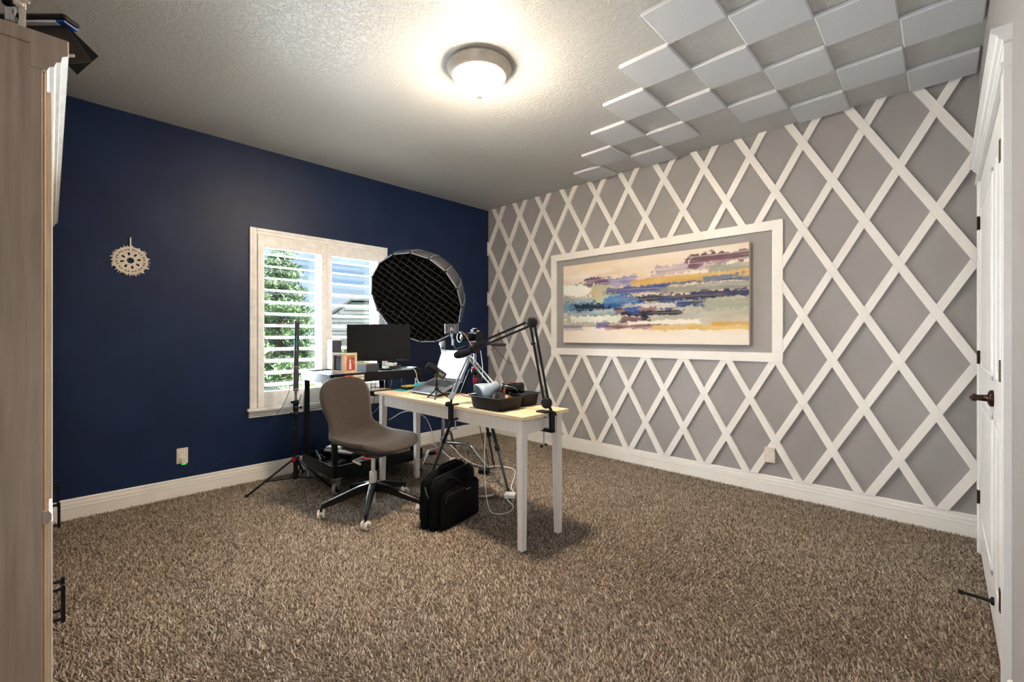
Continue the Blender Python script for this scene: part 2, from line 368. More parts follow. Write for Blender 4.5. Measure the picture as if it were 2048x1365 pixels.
ka = [2 * i * u for i in range(-8, 22)]; kb = [2 * i * u for i in range(-8, 22)]
for k in kb:                                          # unbroken diagonals
    p = clip(big, lambda q: fb(q, k) + hw); p = clip(p, lambda q: hw - fb(q, k)); strip_piece(p)
for k in ka:                                          # crossing diagonals, cut in between
    for j in range(len(kb) - 1):
        p = clip(big, lambda q: fa(q, k) + hw); p = clip(p, lambda q: hw - fa(q, k))
        p = clip(p, lambda q: fb(q, kb[j]) - hw - 2e-4) if len(p) > 2 else p
        p = clip(p, lambda q: -fb(q, kb[j+1]) - hw - 2e-4) if len(p) > 2 else p
        if len(p) > 2: strip_piece(p, LT - .0004)
FT = .021
for a, b in (((FY0, FZ0), (FY1, FZ0 + FW)), ((FY0, FZ1 - FW), (FY1, FZ1)), ((FY0, FZ0 + FW), (FY0 + FW, FZ1 - FW)), ((FY1 - FW, FZ0 + FW), (FY1, FZ1 - FW))):
    MB().rbox((-FT, a[0], a[1]), (0, b[0], b[1]), .001, 1).build('frame_board', 'trim_white', wr)
# --- acoustic tiles on the ceiling, chequered
tmesh = None
for i in range(9):
    for j in range(9):
        if (i + j) % 2 or i + j > 8 or (i, j) == (0, 4): continue
        if tmesh is None:
            o = MB().rbox((-.149, -.148, -.024), (.149, .148, 0), .006, 1).build('acoustic_tile', 'tile_felt', ce); tmesh = o.data
        else:
            o = bpy.data.objects.new('acoustic_tile', tmesh); C.objects.link(o); o.parent = ce
        o.location = (-.040 - .2985 * (i + .5), -4.222 + .297 * (j + .5), H)
# --- ceiling lamp
lc = (-2.072, -2.150)
lamp = thing('ceiling_lamp', 'flush mount dome ceiling lamp, lit, brushed nickel rim and finial', 'ceiling lamp', (lc[0], lc[1], H))
MB().lathe([(.165, 0), (.183, -.004), (.186, -.014), (.184, -.022), (.176, -.026), (.174, -.034), (.168, -.048), (.156, -.060), (.150, -.064), (.146, -.058)], n=48).build('rim', 'nickel', lamp)
dm = MB().lathe([(.149, -.050), (.149, -.060), (.137, -.082), (.117, -.108), (.092, -.133), (.062, -.156), (.032, -.171), (.0005, -.177)], n=48).build('glass_dome', 'lamp_glass', lamp)
MB().lathe([(.0005, -.172), (.020, -.174), (.021, -.178), (.012, -.183), (.005, -.187), (.006, -.192), (.005, -.197), (.0005, -.200)], n=20).build('finial', 'nickel', lamp)
# --- window with plantation shutters
win = thing('window_1', 'white plantation shutter window in the navy wall', 'window', (-2.04, 0, WZ0)); del win['category']; win['kind'] = 'structure'
CO = .055
def wpart(mb, name, mat, par=None): return mb.build(name, mat, par or win, world=True)
def casing(p0, p1, inn, length_dir):
    prof = [(0, 0), (.012, 0), (.016, .006), (.016, .030), (.021, .036), (.021, .050), (.018, .055), (0, .055)]
    return MB().prism(prof, p0, p1, (0, -1, 0), inn)
wpart(casing((WX0, 0, WZ0 - .01), (WX0, 0, WZ1 + CO), (-1, 0, 0), 0), 'casing', 'shutter_white')
wpart(casing((WX1, 0, WZ0 - .01), (WX1, 0, WZ1 + CO), (1, 0, 0), 0), 'casing', 'shutter_white')
wpart(casing((WX0, 0, WZ1), (WX1, 0, WZ1), (0, 0, 1), 0), 'casing', 'shutter_white')
wpart(MB().rbox((WX0 - .075, -.055, WZ0 - .038), (WX1 + .075, 0, WZ0 - .012), .007, 2), 'sill', 'shutter_white')
wpart(MB().prism([(0, 0), (.012, 0), (.014, .012), (.022, .02), (.024, .034), (.034, .042), (.034, .05), (0, .05)], (WX0 - .06, 0, WZ0 - .088), (WX1 + .06, 0, WZ0 - .088), (0, -1, 0), (0, 0, 1)), 'apron', 'shutter_white')
# reveal lining
for a, b in (((WX0, 0, WZ0 - .012), (WX0 + .004, WT, WZ1)), ((WX1 - .004, 0, WZ0 - .012), (WX1, WT, WZ1)), ((WX0, 0, WZ1 - .004), (WX1, WT, WZ1)), ((WX0, 0, WZ0 - .012), (WX1, WT, WZ0 + .004))):
    wpart(MB().box(a, b), 'reveal', 'shutter_white')
NL = 12; LB0, LB1 = .725, 1.915; pitch = (LB1 - LB0) / NL
blade = [(.0445 * math.cos(t), .0058 * math.sin(t)) for t in [2*PI*k/10 for k in range(10)]]
ti = math.radians(13)
for pa, pb in ((WX0 + .0005, -2.0403), (-2.0397, WX1 - .0005)):
    st = .048
    pan = wpart(MB().rbox((pa, -.028, WZ0 - .010), (pa + st, 0, WZ1 - .0005), .003, 1).rbox((pb - st, -.028, WZ0 - .010), (pb, 0, WZ1 - .0005), .003, 1)
                .rbox((pa + st - .002, -.026, WZ0 - .010), (pb - st + .002, -.002, LB0 - .004), .003, 1).rbox((pa + st - .002, -.026, LB1 + .004), (pb - st + .002, -.002, WZ1 - .0005), .003, 1), 'shutter_panel', 'shutter_white')
    for k in range(NL):
        z = LB0 + pitch * (k + .5); yd = (0, math.cos(ti), math.sin(ti)); zd = (0, -math.sin(ti), math.cos(ti))
        wpart(MB().prism(blade, (pa + st, -.014, z), (pb - st, -.014, z), yd, zd), 'louver', 'shutter_white', pan)
    sx_ = pa + .004 if pa < -2.2 else pb - .004
    for z in (.80, 1.80): wpart(MB().tube([(sx_, -.031, z - .035), (sx_, -.031, z + .035)], .005, 8), 'hinge', 'trim_white', pan)
sash = wpart(MB().box((WX0, .10, WZ0), (WX0 + .05, .15, WZ1)).box((WX1 - .05, .10, WZ0), (WX1, .15, WZ1)).box((WX0, .10, WZ0), (WX1, .15, WZ0 + .05)).box((WX0, .10, WZ1 - .05), (WX1, .15, WZ1))
             .box((-2.075, .095, WZ0), (-2.005, .15, WZ1)), 'window_frame', 'vinyl_beige')
for a, b in ((WX0 + .05, -2.075), (-2.005, WX1 - .05)): wpart(MB().box((a, .123, WZ0 + .05), (b, .127, WZ1 - .05)), 'pane', 'window_glass')
# --- closet doors in the front wall
DX = [-.27, -1.215, -1.60]; DT = 2.03; CY_ = YF + .017
def door(name, xa, xb, label):
    d = thing(name, label, 'door', ((xa + xb) / 2, YF, 0)); del d['category']; d['kind'] = 'structure'
    b = MB().rbox((xb + .002, YF - .03, .008), (xa - .002, YF + .006, DT - .003), .002, 1).build('door_leaf', 'door_white', d, world=True)
    w = xa - xb; s = .105 if w > .6 else .075
    for z0, z1 in ((.20, .86), (1.0, 1.88)):
        fr = MB()
        x0, x1 = xb + s, xa - s
        for a, c in (((x0, z0), (x1, z0 + .022)), ((x0, z1 - .022), (x1, z1)), ((x0, z0), (x0 + .022, z1)), ((x1 - .022, z0), (x1, z1))): fr.rbox((a[0], YF + .003, a[1]), (c[0], YF + .0105, c[1]), .003, 1)
        fr.rbox((x0 + .045, YF + .004, z0 + .045), (x1 - .045, YF + .010, z1 - .045), .004, 1)
        fr.build('door_panel', 'door_white', d, world=True)
    return d
d1 = door('door_1', DX[0], DX[1], 'white panelled closet door with dark bronze lever handle')
d2 = door('door_2', DX[1], DX[2], 'narrow white panelled closet door next to the wall edge')
for d, hx in ((d1, DX[0]), (d2, DX[2])):
    for z in (.305, 1.068, 1.80): MB().tube([(hx, YF + .014, z - .036), (hx, YF + .014, z + .036)], .0065, 8).rbox((hx - .02, YF + .0165, z - .036), (hx + .018, YF + .0195, z + .036), .001, 1).build('hinge', 'bronze', d, world=True)
kx = -1.135; kz = .930
hd = MB().lathe([(.034, 0), (.034, .008), (.028, .014), (.014, .018), (.012, .045), (.016, .05), (.016, .06), (.0005, .062)], (kx, YF + .006, kz), (0, 1, 0), 20)
hd.tube([(kx, YF + .062, kz), (kx + .03, YF + .066, kz - .002), (kx + .075, YF + .066, kz - .008), (kx + .10, YF + .064, kz - .016)], [.011, .011, .0095, .008], 10).build('lever_handle', 'bronze', d1, world=True)
ds = MB().lathe([(.016, 0), (.016, .008), (.007, .012), (.006, .085), (.009, .088), (.009, .102), (.0005, .104)], (-1.17, YF + .006, .12), (.1, 1, -.02), 14).build('door_stop', 'black_metal', d1, world=True); ds['label'] = 'black rod door stop near the carpet'
CP = [(0, 0), (.012, 0), (.017, .008), (.017, .05), (.014, .06), (.017, .068), (.017, .085), (0, .085)]
tr = thing('trim_1', 'white closet door casing with crown header', 'trim', (-.93, YF, 0)); del tr['category']; tr['kind'] = 'structure'
MB().prism(CP, (DX[0], YF, -.01), (DX[0], YF, DT), (0, 1, 0), (1, 0, 0)).build('side_casing', 'door_white', tr, world=True)
MB().prism([(u_, v_ * 1.35) for u_, v_ in CP], (DX[2], YF, -.01), (DX[2], YF, DT), (0, 1, 0), (-1, 0, 0)).build('side_casing', 'door_white', tr, world=True)
hx0, hx1 = DX[0] + .09, DX[2] - .12
MB().prism([(0, 0), (.021, 0), (.025, .004), (.025, .011), (.021, .015), (0, .015)], (hx0, YF, DT), (hx1, YF, DT), (0, 1, 0), (0, 0, 1)).build('header_bead', 'door_white', tr, world=True)
MB().prism([(0, 0), (.017, 0), (.017, .055), (0, .055)], (hx0, YF, DT + .015), (hx1, YF, DT + .015), (0, 1, 0), (0, 0, 1)).build('header_frieze', 'door_white', tr, world=True)
MB().prism([(0, 0), (.019, 0), (.022, .008), (.030, .014), (.034, .026), (.042, .032), (.046, .034), (.046, .05), (0, .05)], (hx0 + .02, YF, DT + .07), (hx1 - .02, YF, DT + .07), (0, 1, 0), (0, 0, 1)).build('header_crown', 'door_white', tr, world=True)
# --- outlets
def outlet(c, n, label, dp=.007):
    n = Vector(n); x = Vector((0, 0, 1)).cross(n).normalized(); z = Vector((0, 0, 1))
    o = thing('wall_outlet', label, 'outlet', c); m = basis(x, -n, z, (0, 0, 0))
    MB().rbox((-.035, -.007, -.057), (.035, dp - .007, .057), .003, 2, m).build('plate', 'cream_plastic', o)
    for dz in (.0195, -.0195):
        r = MB().rbox((-.0165, -.0095, dz - .0145), (.0165, -.006, dz + .0145), .002, 1, m).build('receptacle', 'white_plastic', o)
        MB().box((-.0075, -.0102, dz + .0005), (-.0050, -.009, dz + .0085)).box((.0050, -.0102, dz + .0005), (.0075, -.009, dz + .0085)).lathe([(.0005, 0), (.0028, 0), (.0028, .001)], (0, -.0092, dz - .0065), (0, -1, 0), 8).build('slots', 'matte_black', r)
        sl = r.children[0]; sl.data.transform(m)
    return o
outlet((-.0165, -3.135, .283), (-1, 0, 0), 'white duplex outlet on the lattice wall above the baseboard', .023)
outlet((-3.112, -.0005, .292), (0, -1, 0), 'white duplex outlet on the navy wall with adapter plugged in')
pl = thing('plug_adapter', 'cream plug in adapter with green light in the navy wall outlet', 'adapter', (-3.108, -.011, .262))
MB().rbox((-.017, -.036, -.026), (.019, 0, .022), .004, 2, Matrix.Rotation(-.12, 4, 'Y')).build('body', 'cream_plastic', pl)
MB().rbox((-.012, -.030, -.031), (.014, -.006, -.025), .002, 1).build('light', 'green_led', pl)
# --- canvas painting
def painting():
    y0, y1, z0, z1, th = -3.0, -1.207, 1.113, 1.911, .042
    W, Hn = 420, 190
    s = np.linspace(0, 1, W); t = np.linspace(0, 1, Hn); Sg, Tg = np.meshgrid(s, t)   # s: left to right, t: bottom to top
    def fnoise(fx, fy, seed):
        r = np.random.default_rng(seed); out = np.zeros_like(Sg); amp = 1.; tot = 0
        for o in range(4):
            nx, ny = int(fx * 2**o) + 2, int(fy * 2**o) + 2; g = r.uniform(-1, 1, (ny, nx))
            px = Sg * (nx - 1.001); py = Tg * (ny - 1.001); ix = px.astype(int); iy = py.astype(int); dx = px - ix; dy = py - iy
            dx = dx*dx*(3-2*dx); dy = dy*dy*(3-2*dy)
            out += amp * ((g[iy, ix]*(1-dx) + g[iy, ix+1]*dx)*(1-dy) + (g[iy+1, ix]*(1-dx) + g[iy+1, ix+1]*dx)*dy); tot += amp; amp *= .55
        return out / tot
    img = np.zeros((Hn, W, 3)); cr_ = np.array(lin('#ead9c0')[:3]); tan = np.array(lin('#c9ac88')[:3]); wh = np.array(lin('#f2ebe2')[:3])
    n0 = fnoise(3, 5, 1); n1 = fnoise(5, 9, 2)
    m = np.clip(.45 + n0 * 1.3, 0, 1)[..., None]; img[:] = cr_ * (1 - m) + wh * m
    m = np.clip((.25 - np.abs(Tg - .62)) * 4 + n1 * 1.1, 0, 1)[..., None] * .75; img = img * (1 - m) + tan * m
    m = np.clip((Tg < .5) * (Tg > .2) * (.8 + n1 * .6), 0, 1)[..., None] * .9; img = img * (1-m) + np.array(lin('#a9aa9c')[:3]) * m
    sd_ = [10]
    def stroke(x0, x1, yb, yt, col, op=1., rag=.03, streak=.3, c2=None):
        sd_[0] += 3
        nm = fnoise(16, 9, sd_[0] + 1); nf = fnoise(80, 46, sd_[0] + 2); nl = fnoise(5, 4, sd_[0] + 3)
        hh = (yt - yb) / 2; xs_ = Sg + .06 * nl + .03 * nm; ts_ = Tg + .35 * hh * nl
        dd = np.minimum(np.minimum(xs_ - x0, x1 - xs_) / .05, np.minimum(ts_ - yb, yt - ts_) / hh)
        k = np.clip((dd + .06 + (.45 + 8 * rag) * nm + (.35 + 8 * rag) * nf) * 5, 0, 1) * np.clip(op + streak * fnoise(6, 60, sd_[0] + 5) * 1.3, 0, 1)
        cc = np.array(lin(col)[:3])
        if c2 is not None:
            q = np.clip(.5 + fnoise(8, 14, sd_[0] + 7) * 1.4, 0, 1)[..., None]; cc = cc * (1-q) + np.array(lin(c2)[:3]) * q
        img[:] = img * (1 - k[..., None]) + cc * k[..., None]
    # read off the canvas, left to right, t measured from the lower edge
    stroke(-.1, .40, .33, .60, '#6f8fa8', .8, .05, .5, '#a9bfc6')
    stroke(.05, .33, .70, .76, '#8e8a98', .6, .03, .6)
    stroke(.16, .32, .70, .80, '#5a4468', .85, .03, .5, '#766089')
    stroke(-.1, .20, .60, .73, '#f1f3ee', .98, .045, .1)
    stroke(.18, .34, .63, .72, '#b9bd98', .95, .035, .2)
    stroke(.30, .48, .68, .80, '#7d7fb4', .85, .04, .5, '#a9a6cf')
    stroke(.48, .74, .80, .90, '#e9dccb', .8, .03, .5)
    stroke(.56, .88, .76, .86, '#a795ab', .75, .04, .5, '#bfb0bd')
    stroke(.74, 1.1, .82, .94, '#59404a', .9, .045, .5, '#74525e')
    stroke(.80, 1.1, .72, .82, '#9a9b8c', .85, .03, .3)
    stroke(.50, 1.1, .64, .70, '#3d4a78', .9, .03, .5, '#6f7c92')
    stroke(.46, 1.1, .672, .735, '#cda55a', 1., .028, .1, '#dcbb78')
    stroke(.80, .96, .655, .715, '#70798c', .95, .03, .3)
    stroke(.28, .64, .57, .66, '#3a4a86', .92, .03, .4, '#52629a')
    stroke(.60, 1.1, .55, .63, '#8d918a', .8, .03, .3)
    stroke(-.1, .36, .42, .52, '#2f5f8c', .85, .06, .6, '#5f93b0')
    stroke(.10, .40, .41, .49, '#16233d', .85, .05, .7)
    stroke(.22, .36, .49, .58, '#c3c6a6', .95, .045, .2)
    stroke(.30, .50, .44, .56, '#2f68ae', .88, .03, .5, '#5a8cc4')
    stroke(.45, 1.1, .47, .555, '#24263d', .95, .028, .4, '#343a5c')
    stroke(.62, .84, .40, .50, '#1d2e5a', .88, .05, .6, '#35508a')
    stroke(.48, .66, .40, .455, '#d9d4d0', .85, .03, .5)
    stroke(.82, 1.1, .36, .47, '#9fa395', .85, .04, .3)
    stroke(.32, .56, .34, .41, '#7c5560', .85, .03, .5, '#94707a')
    stroke(.42, .72, .32, .375, '#2a2436', .95, .025, .3)
    stroke(.40, .46, .34, .42, '#2f62ad', .9, .02, .4)
    stroke(.06, .42, .255, .335, '#d9dfc9', .95, .04, .2, '#eef0e6')
    stroke(.36, .54, .25, .31, '#6e4450', .9, .03, .4)
    stroke(.48, .56, .25, .35, '#1d2138', .95, .03, .3)
    stroke(.40, .78, .215, .265, '#efe9e0', .9, .025, .3)
    stroke(-.1, .14, .16, .225, '#8d8aa6', .8, .04, .7)
    stroke(.24, .33, .185, .26, '#7a6f9c', .85, .03, .4)
    stroke(.32, .62, .165, .215, '#6b3f47', .9, .03, .4, '#8d5a5f')
    stroke(.54, 1.1, .145, .21, '#cfa658', 1., .028, .1, '#dfc07e')
    stroke(.84, 1.1, .195, .235, '#cda557', .9, .04, .3)
    m = np.clip((.17 - Tg) * 12 + n1 * .8, 0, 1)[..., None]; img = img * (1 - m) + (wh * .7 + cr_ * .3) * m
    yy = y1 + (y0 - y1) * Sg; zz = z0 + (z1 - z0) * Tg
    co = np.stack([np.full_like(yy, -th - .0015), yy, zz], -1).reshape(-1, 3)
    ii = (np.arange(Hn - 1)[:, None] * W + np.arange(W - 1)).ravel(); q = np.stack([ii, ii + 1, ii + W + 1, ii + W], 1)
    root = thing('canvas_painting', 'wide abstract canvas painting in cream, blue, plum and gold', 'painting', (-.002, (y0 + y1) / 2, z0))
    off = np.array(root.location)
    me = bpy.data.meshes.new('printed_face'); me.vertices.add(len(co)); me.vertices.foreach_set('co', (co - off).ravel())
    me.loops.add(q.size); me.loops.foreach_set('vertex_index', q[:, ::-1].ravel().astype(np.int32)); me.polygons.add(len(q)); me.polygons.foreach_set('loop_start', np.arange(0, q.size, 4, dtype=np.int32)); me.update(calc_edges=True)
    at = me.color_attributes.new('paint', 'FLOAT_COLOR', 'POINT'); at.data.foreach_set('color', np.concatenate([img.reshape(-1, 3), np.ones((W * Hn, 1))], 1).ravel())
    me.materials.append(MATS['canvas_print']); o = bpy.data.objects.new('printed_face', me); C.objects.link(o); o.parent = root
    MB().rbox((-th, y0, z0), (-.002, y1, z1), .002, 1).build('stretcher_body', 'canvas_edge', root, world=True)
painting()
# --- doily on the navy wall
def doily():
    c = Vector((-3.407, -.008, 1.708)); d = thing('macrame_wreath', 'round cream crochet wreath hung on the navy wall', 'wall decoration', c)
    mb = MB()
    def ring(r, w, k=48, amp=0., fr=8):
        mb.tube([(math.cos(a) * (r + amp * math.sin(fr * a)), -.004, math.sin(a) * (r + amp * math.sin(fr * a)) * 1.02) for a in [2*PI*i/k for i in range(k + 1)]], w, 6, False)
    for r in (.022, .027, .032, .057, .062, .067, .086, .091): ring(r, .0031, 56, .0012, 8 if r < .06 else 24)
    rr = random.Random(3); polar = lambda r, a: (math.cos(a) * r, -.004 - rr.uniform(0, .002), math.sin(a) * r)
    for i in range(8):                                # eight petals with a leaf shaped opening between them
        a = 2*PI*i/8 + .2
        for s_ in (.15, .22, .30, .3927, -.15, -.22, -.30): mb.tube(smoothpath([polar(.032, a + s_ * 1.05), polar(.045, a + s_ * (1.25 if abs(s_) < .2 else 1.0)), polar(.057, a + s_)], 3), .0027, 6)
    for i in range(24):
        a = 2*PI*i/24
        for s_ in ((-.05, .05) if i % 2 else (-.05, 0, .05)): mb.tube([polar(.067, a + s_ * .7), polar(.086, a + s_ * 1.7)], .0028, 5)
    mb.build('knotted_web', 'cotton', d)
    f = MB()
    for i in range(84):
        a = 2*PI*i/84 + rr.uniform(-.03, .03); ln = rr.uniform(.012, .030); b = a + rr.uniform(-.12, .12)
        f.tube([(math.cos(a) * .080, -.005, math.sin(a) * .080), (math.cos(b) * (.082 + ln * .6), -.006, math.sin(b) * (.082 + ln * .6)), (math.cos(b) * (.082 + ln), -.004, math.sin(b) * (.082 + ln) - .003)], [.0032, .003, .0016], 5)
    f.build('fringe', 'cotton', d)
    MB().rbox((-.004, -.006, .082), (.004, .004, .162), .002, 1).build('hanging_strip', 'white_plastic', d)
doily()
# ================================================================== FURNITURE
# --- console desk
DX0, DX1, DY0, DY1, DZ = -2.03, -1.62, -2.452, -.866, .745
desk = thing('console_desk', 'long narrow desk with pine top and white painted legs', 'desk', ((DX0+DX1)/2, (DY0+DY1)/2, 0))
for k in range(4):                                    # glued planks of the top
    a = DX0 + (DX1 - DX0) * k / 4; b = DX0 + (DX1 - DX0) * (k + 1) / 4
    MB().rbox((a + .0002, DY0, DZ - .020), (b - .0002, DY1, DZ), .0015, 1).build('top_plank', 'pine_top', desk, world=True)
lg = .046
for x, sx_ in ((DX0 + .028, 1), (DX1 - .028, -1)):
    for y, sy_ in ((DY0 + .03, 1), (DY1 - .03, -1)):
        t = MB(); b = .034                            # square leg tapering on the inner faces
        x1, y1 = x + sx_ * lg, y + sy_ * lg; xb, yb = x + sx_ * b, y + sy_ * b
        vs_ = [(x, y, 0), (xb, y, 0), (xb, yb, 0), (x, yb, 0), (x, y, DZ - .02), (x1, y, DZ - .02), (x1, y1, DZ - .02), (x, y1, DZ - .02)]
        t.add(vs_, [(3, 2, 1, 0), (4, 5, 6, 7), (0, 1, 5, 4), (1, 2, 6, 5), (2, 3, 7, 6), (3, 0, 4, 7)]).build('leg', 'white_wash', desk, world=True)
az0, az1 = DZ - .105, DZ - .02
for a, b in (((DX0 + .036, DY0 + .076, az0), (DX0 + .054, DY1 - .076, az1)), ((DX1 - .054, DY0 + .076, az0), (DX1 - .036, DY1 - .076, az1)),
             ((DX0 + .074, DY0 + .038, az0), (DX1 - .074, DY0 + .056, az1)), ((DX0 + .074, DY1 - .056, az0), (DX1 - .074, DY1 - .038, az1))):
    MB().rbox(a, b, .002, 1).build('apron', 'white_wash', desk, world=True)

# --- swivel chair
chx, chy, chr_ = -2.262, -1.277, math.radians(-75)
ch = thing('swivel_chair', 'grey brown fabric swivel chair on five white casters', 'chair', (chx, chy, 0), chr_)
prof = [(-.303, .888, .055, .0), (-.302, .876, .115, .003), (-.297, .850, .170, .008), (-.286, .79, .205, .014), (-.268, .70, .207, .02), (-.248, .62, .188, .025),
        (-.230, .56, .186, .03), (-.204, .508, .212, .036), (-.155, .474, .234, .038), (-.05, .458, .238, .038), (.06, .460, .240, .034), (.15, .467, .232, .024), (.208, .464, .208, .012), (.242, .450, .158, .002), (.254, .436, .085, -.004)]
P4 = [Vector((a, b, c)) for a, b, c, d in prof]; D4 = [Vector((d, 0, 0)) for *_, d in prof]
PP = smoothpath(P4, 4); DD = smoothpath(D4, 4); NS = 15
def shell(off0, off1, shrink, name, mat):
    mb = MB(); N = len(PP); rows = []
    for layer, off in ((0, off0), (1, off1)):
        for i in range(N):
            a = PP[max(i-1, 0)]; b = PP[min(i+1, N-1)]; tu, tz = b[0]-a[0], b[1]-a[1]; l_ = math.hypot(tu, tz) or 1; nu, nz = -tz/l_, tu/l_
            for k in range(NS):
                s_ = -1 + 2*k/(NS-1); cup = DD[i][0] * s_ * s_; edge = (1 - abs(s_)**6) ; o_ = (off * (.55 + .45*edge) if layer == 0 else off) + cup
                mb.v.append((PP[i][0] + nu*o_, s_ * PP[i][2] * shrink, PP[i][1] + nz*o_))
    for i in range(N-1):
        for k in range(NS-1):
            a = i*NS+k; mb.f.append((a, a+1, a+NS+1, a+NS)); q = N*NS; mb.f.append((q+a, q+a+NS, q+a+NS+1, q+a+1)); mb.sm += [True, True]
    q = N*NS
    for i in range(N-1):
        for k in (0, NS-1): mb.f.append((i*NS+k, (i+1)*NS+k, q+(i+1)*NS+k, q+i*NS+k)); mb.sm.append(True)
    for k in range(NS-1):
        for i in (0, N-1): mb.f.append((i*NS+k, i*NS+k+1, q+i*NS+k+1, q+i*NS+k)); mb.sm.append(True)
    return mb.build(name, mat, ch)
sh = shell(.016, -.012, 1., 'seat_shell', 'chair_fabric')
shell(-.0125, -.021, .985, 'back_shell', 'chair_shell')
edge = [(PP[i], DD[i][0]) for i in range(len(PP))]
for s_ in (1, -1):
    pts = []
    for i in range(len(PP)):
        a = PP[max(i-1, 0)]; b = PP[min(i+1, len(PP)-1)]; tu, tz = b[0]-a[0], b[1]-a[1]; l_ = math.hypot(tu, tz); nu, nz = -tz/l_, tu/l_; o_ = DD[i][0] - .004
        pts.append((PP[i][0] + nu*o_, s_ * (PP[i][2] + .001), PP[i][1] + nz*o_))
    MB().tube(pts, .0035, 6).build('piping', 'bag_trim', sh)
# tilt mechanism cover
mb = MB(); lay = [(.450, .225, .195, .01), (.428, .212, .172, .01), (.393, .145, .10, .02), (.365, .060, .050, .02)]
n = 20
for z, rx, ry, cx_ in lay: mb.v += [(cx_ + rx*math.copysign(abs(math.cos(2*PI*k/n))**.7, math.cos(2*PI*k/n)), ry*math.copysign(abs(math.sin(2*PI*k/n))**.7, math.sin(2*PI*k/n)), z) for k in range(n)]
for i in range(len(lay)-1): mb.f += [(i*n+k, i*n+(k+1) % n, (i+1)*n+(k+1) % n, (i+1)*n+k) for k in range(n)]; mb.sm += [True]*n
mb.f += [tuple(range(n)), tuple(range(3*n, 4*n))]; mb.sm += [False]*2
mb.build('mechanism_cover', 'chair_shell', ch)
MB().tube(smoothpath([(.0, -.04, .385), (-.01, -.10, .375), (-.02, -.150, .362)], 4), .005, 8).tube([(-.025, -.148, .361), (.05, -.158, .353)], .007, 8).build('lever', 'cream_plastic', ch)
MB().tube([(-.02, .05, .40), (-.03, .14, .385)], .004, 8).build('lever', 'cream_plastic', ch)
MB().lathe([(.014, .385), (.014, .25)], n=20).build('gas_column', 'cream_plastic', ch)
MB().lathe([(.012, .262), (.023, .258), (.026, .25), (.026, .185), (.022, .18)], n=24).build('column_collar', 'cream_plastic', ch)
MB().lathe([(.017, .18), (.017, .045), (.014, .042), (.0005, .042)], n=20).build('lower_tube', 'cream_plastic', ch)
hub = MB().lathe([(.0005, .186), (.030, .185), (.038, .175), (.036, .13), (.028, .125), (.0005, .125)], n=24).build('hub', 'chair_arm', ch)
for k in range(5):
    a = math.radians(17.6 + 72*k) - chr_; d = Vector((math.cos(a), math.sin(a), 0)); s_ = Vector((-d.y, d.x, 0))
    arm = MB(); st = [(.025, .184, .128, .024), (.10, .170, .120, .021), (.22, .128, .086, .017), (.31, .098, .064, .014), (.33, .090, .058, .012)]
    for r, zt, zb, w in st: arm.v += [tuple(d*r + s_*w + Vector((0, 0, zt-.006))), tuple(d*r + s_*(w*.55) + Vector((0, 0, zt))), tuple(d*r - s_*(w*.55) + Vector((0, 0, zt))), tuple(d*r - s_*w + Vector((0, 0, zt-.006))), tuple(d*r - s_*w*.8 + Vector((0, 0, zb))), tuple(d*r + s_*w*.8 + Vector((0, 0, zb)))]
    for i in range(4): arm.f += [(i*6+j, i*6+(j+1) % 6, (i+1)*6+(j+1) % 6, (i+1)*6+j) for j in range(6)]
    arm.f += [tuple(range(6)), tuple(range(24, 30))]; arm.sm = [False]*len(arm.f)
    arm.tube([d*.328 + Vector((0, 0, .07)), d*.328 + Vector((0, 0, .042))], .008, 10)
    arm = arm.build('base_arm', 'chair_arm', ch)
    c = d*.328 + Vector((0, 0, .0275)) + s_*.0
    ax = (d*math.cos(1.0+k) + s_*math.sin(1.0+k))
    cs = MB()
    for q in (-.016, .016): cs.lathe([(.0005, -.008), (.020, -.008), (.0265, -.005), (.0275, 0), (.0265, .005), (.020, .008), (.0005, .008)], c + ax*q, ax, 18)
    cs.lathe([(.009, -.012), (.009, .012)], c, ax, 10)
    cs = cs.build('caster', 'cream_plastic', ch)
    for q in (-.0255, .0255): MB().lathe([(.0005, -.001), (.013, -.001), (.013, .001), (.0005, .001)], c + ax*q, ax, 14).build('wheel_cap', 'grey_rubber', cs)

# --- rolling equipment cart
KX0, KX1, KY0, KY1, KZ = -2.37, -1.565, -.852, -.30, .897
cart = thing('equipment_cart', 'black metal rolling equipment cart under the window', 'cart', ((KX0+KX1)/2, (KY0+KY1)/2, 0))
tp = MB().box((KX0 + .012, KY0 + .012, KZ - .012), (KX1 - .012, KY1 - .012, KZ))
tp.rbox((KX0, KY0, KZ - .070), (KX1, KY0 + .014, KZ + .002), .003, 1).rbox((KX0, KY1 - .014, KZ - .070), (KX1, KY1, KZ + .002), .003, 1).rbox((KX0, KY0 + .014, KZ - .070), (KX0 + .014, KY1 - .014, KZ + .002), .003, 1).rbox((KX1 - .014, KY0 + .014, KZ - .070), (KX1, KY1 - .014, KZ + .002), .003, 1)
tp = tp.build('top_shelf', 'black_metal', cart, world=True)
MB().box((KX0 + .09, KY0 + .02, KZ + .0003), (KX1 - .02, KY1 - .02, KZ + .0012)).build('top_mat', 'zinc', tp, world=True)
BX = .02; tz0, tz1 = .128, .217
tb = MB().box((KX0 + BX, KY0 + .0, tz0), (KX1, KY1 + .03, tz0 + .006))
tb.rbox((KX0 + BX, KY0, tz0), (KX1, KY0 + .010, tz1), .003, 1).rbox((KX0 + BX, KY1 + .02, tz0), (KX1, KY1 + .03, tz1), .003, 1).rbox((KX0 + BX, KY0 + .01, tz0), (KX0 + BX + .010, KY1 + .02, tz1), .003, 1).rbox((KX1 - .010, KY0 + .01, tz0), (KX1, KY1 + .02, tz1), .003, 1)
tb.build('bottom_tray', 'black_metal', cart, world=True)
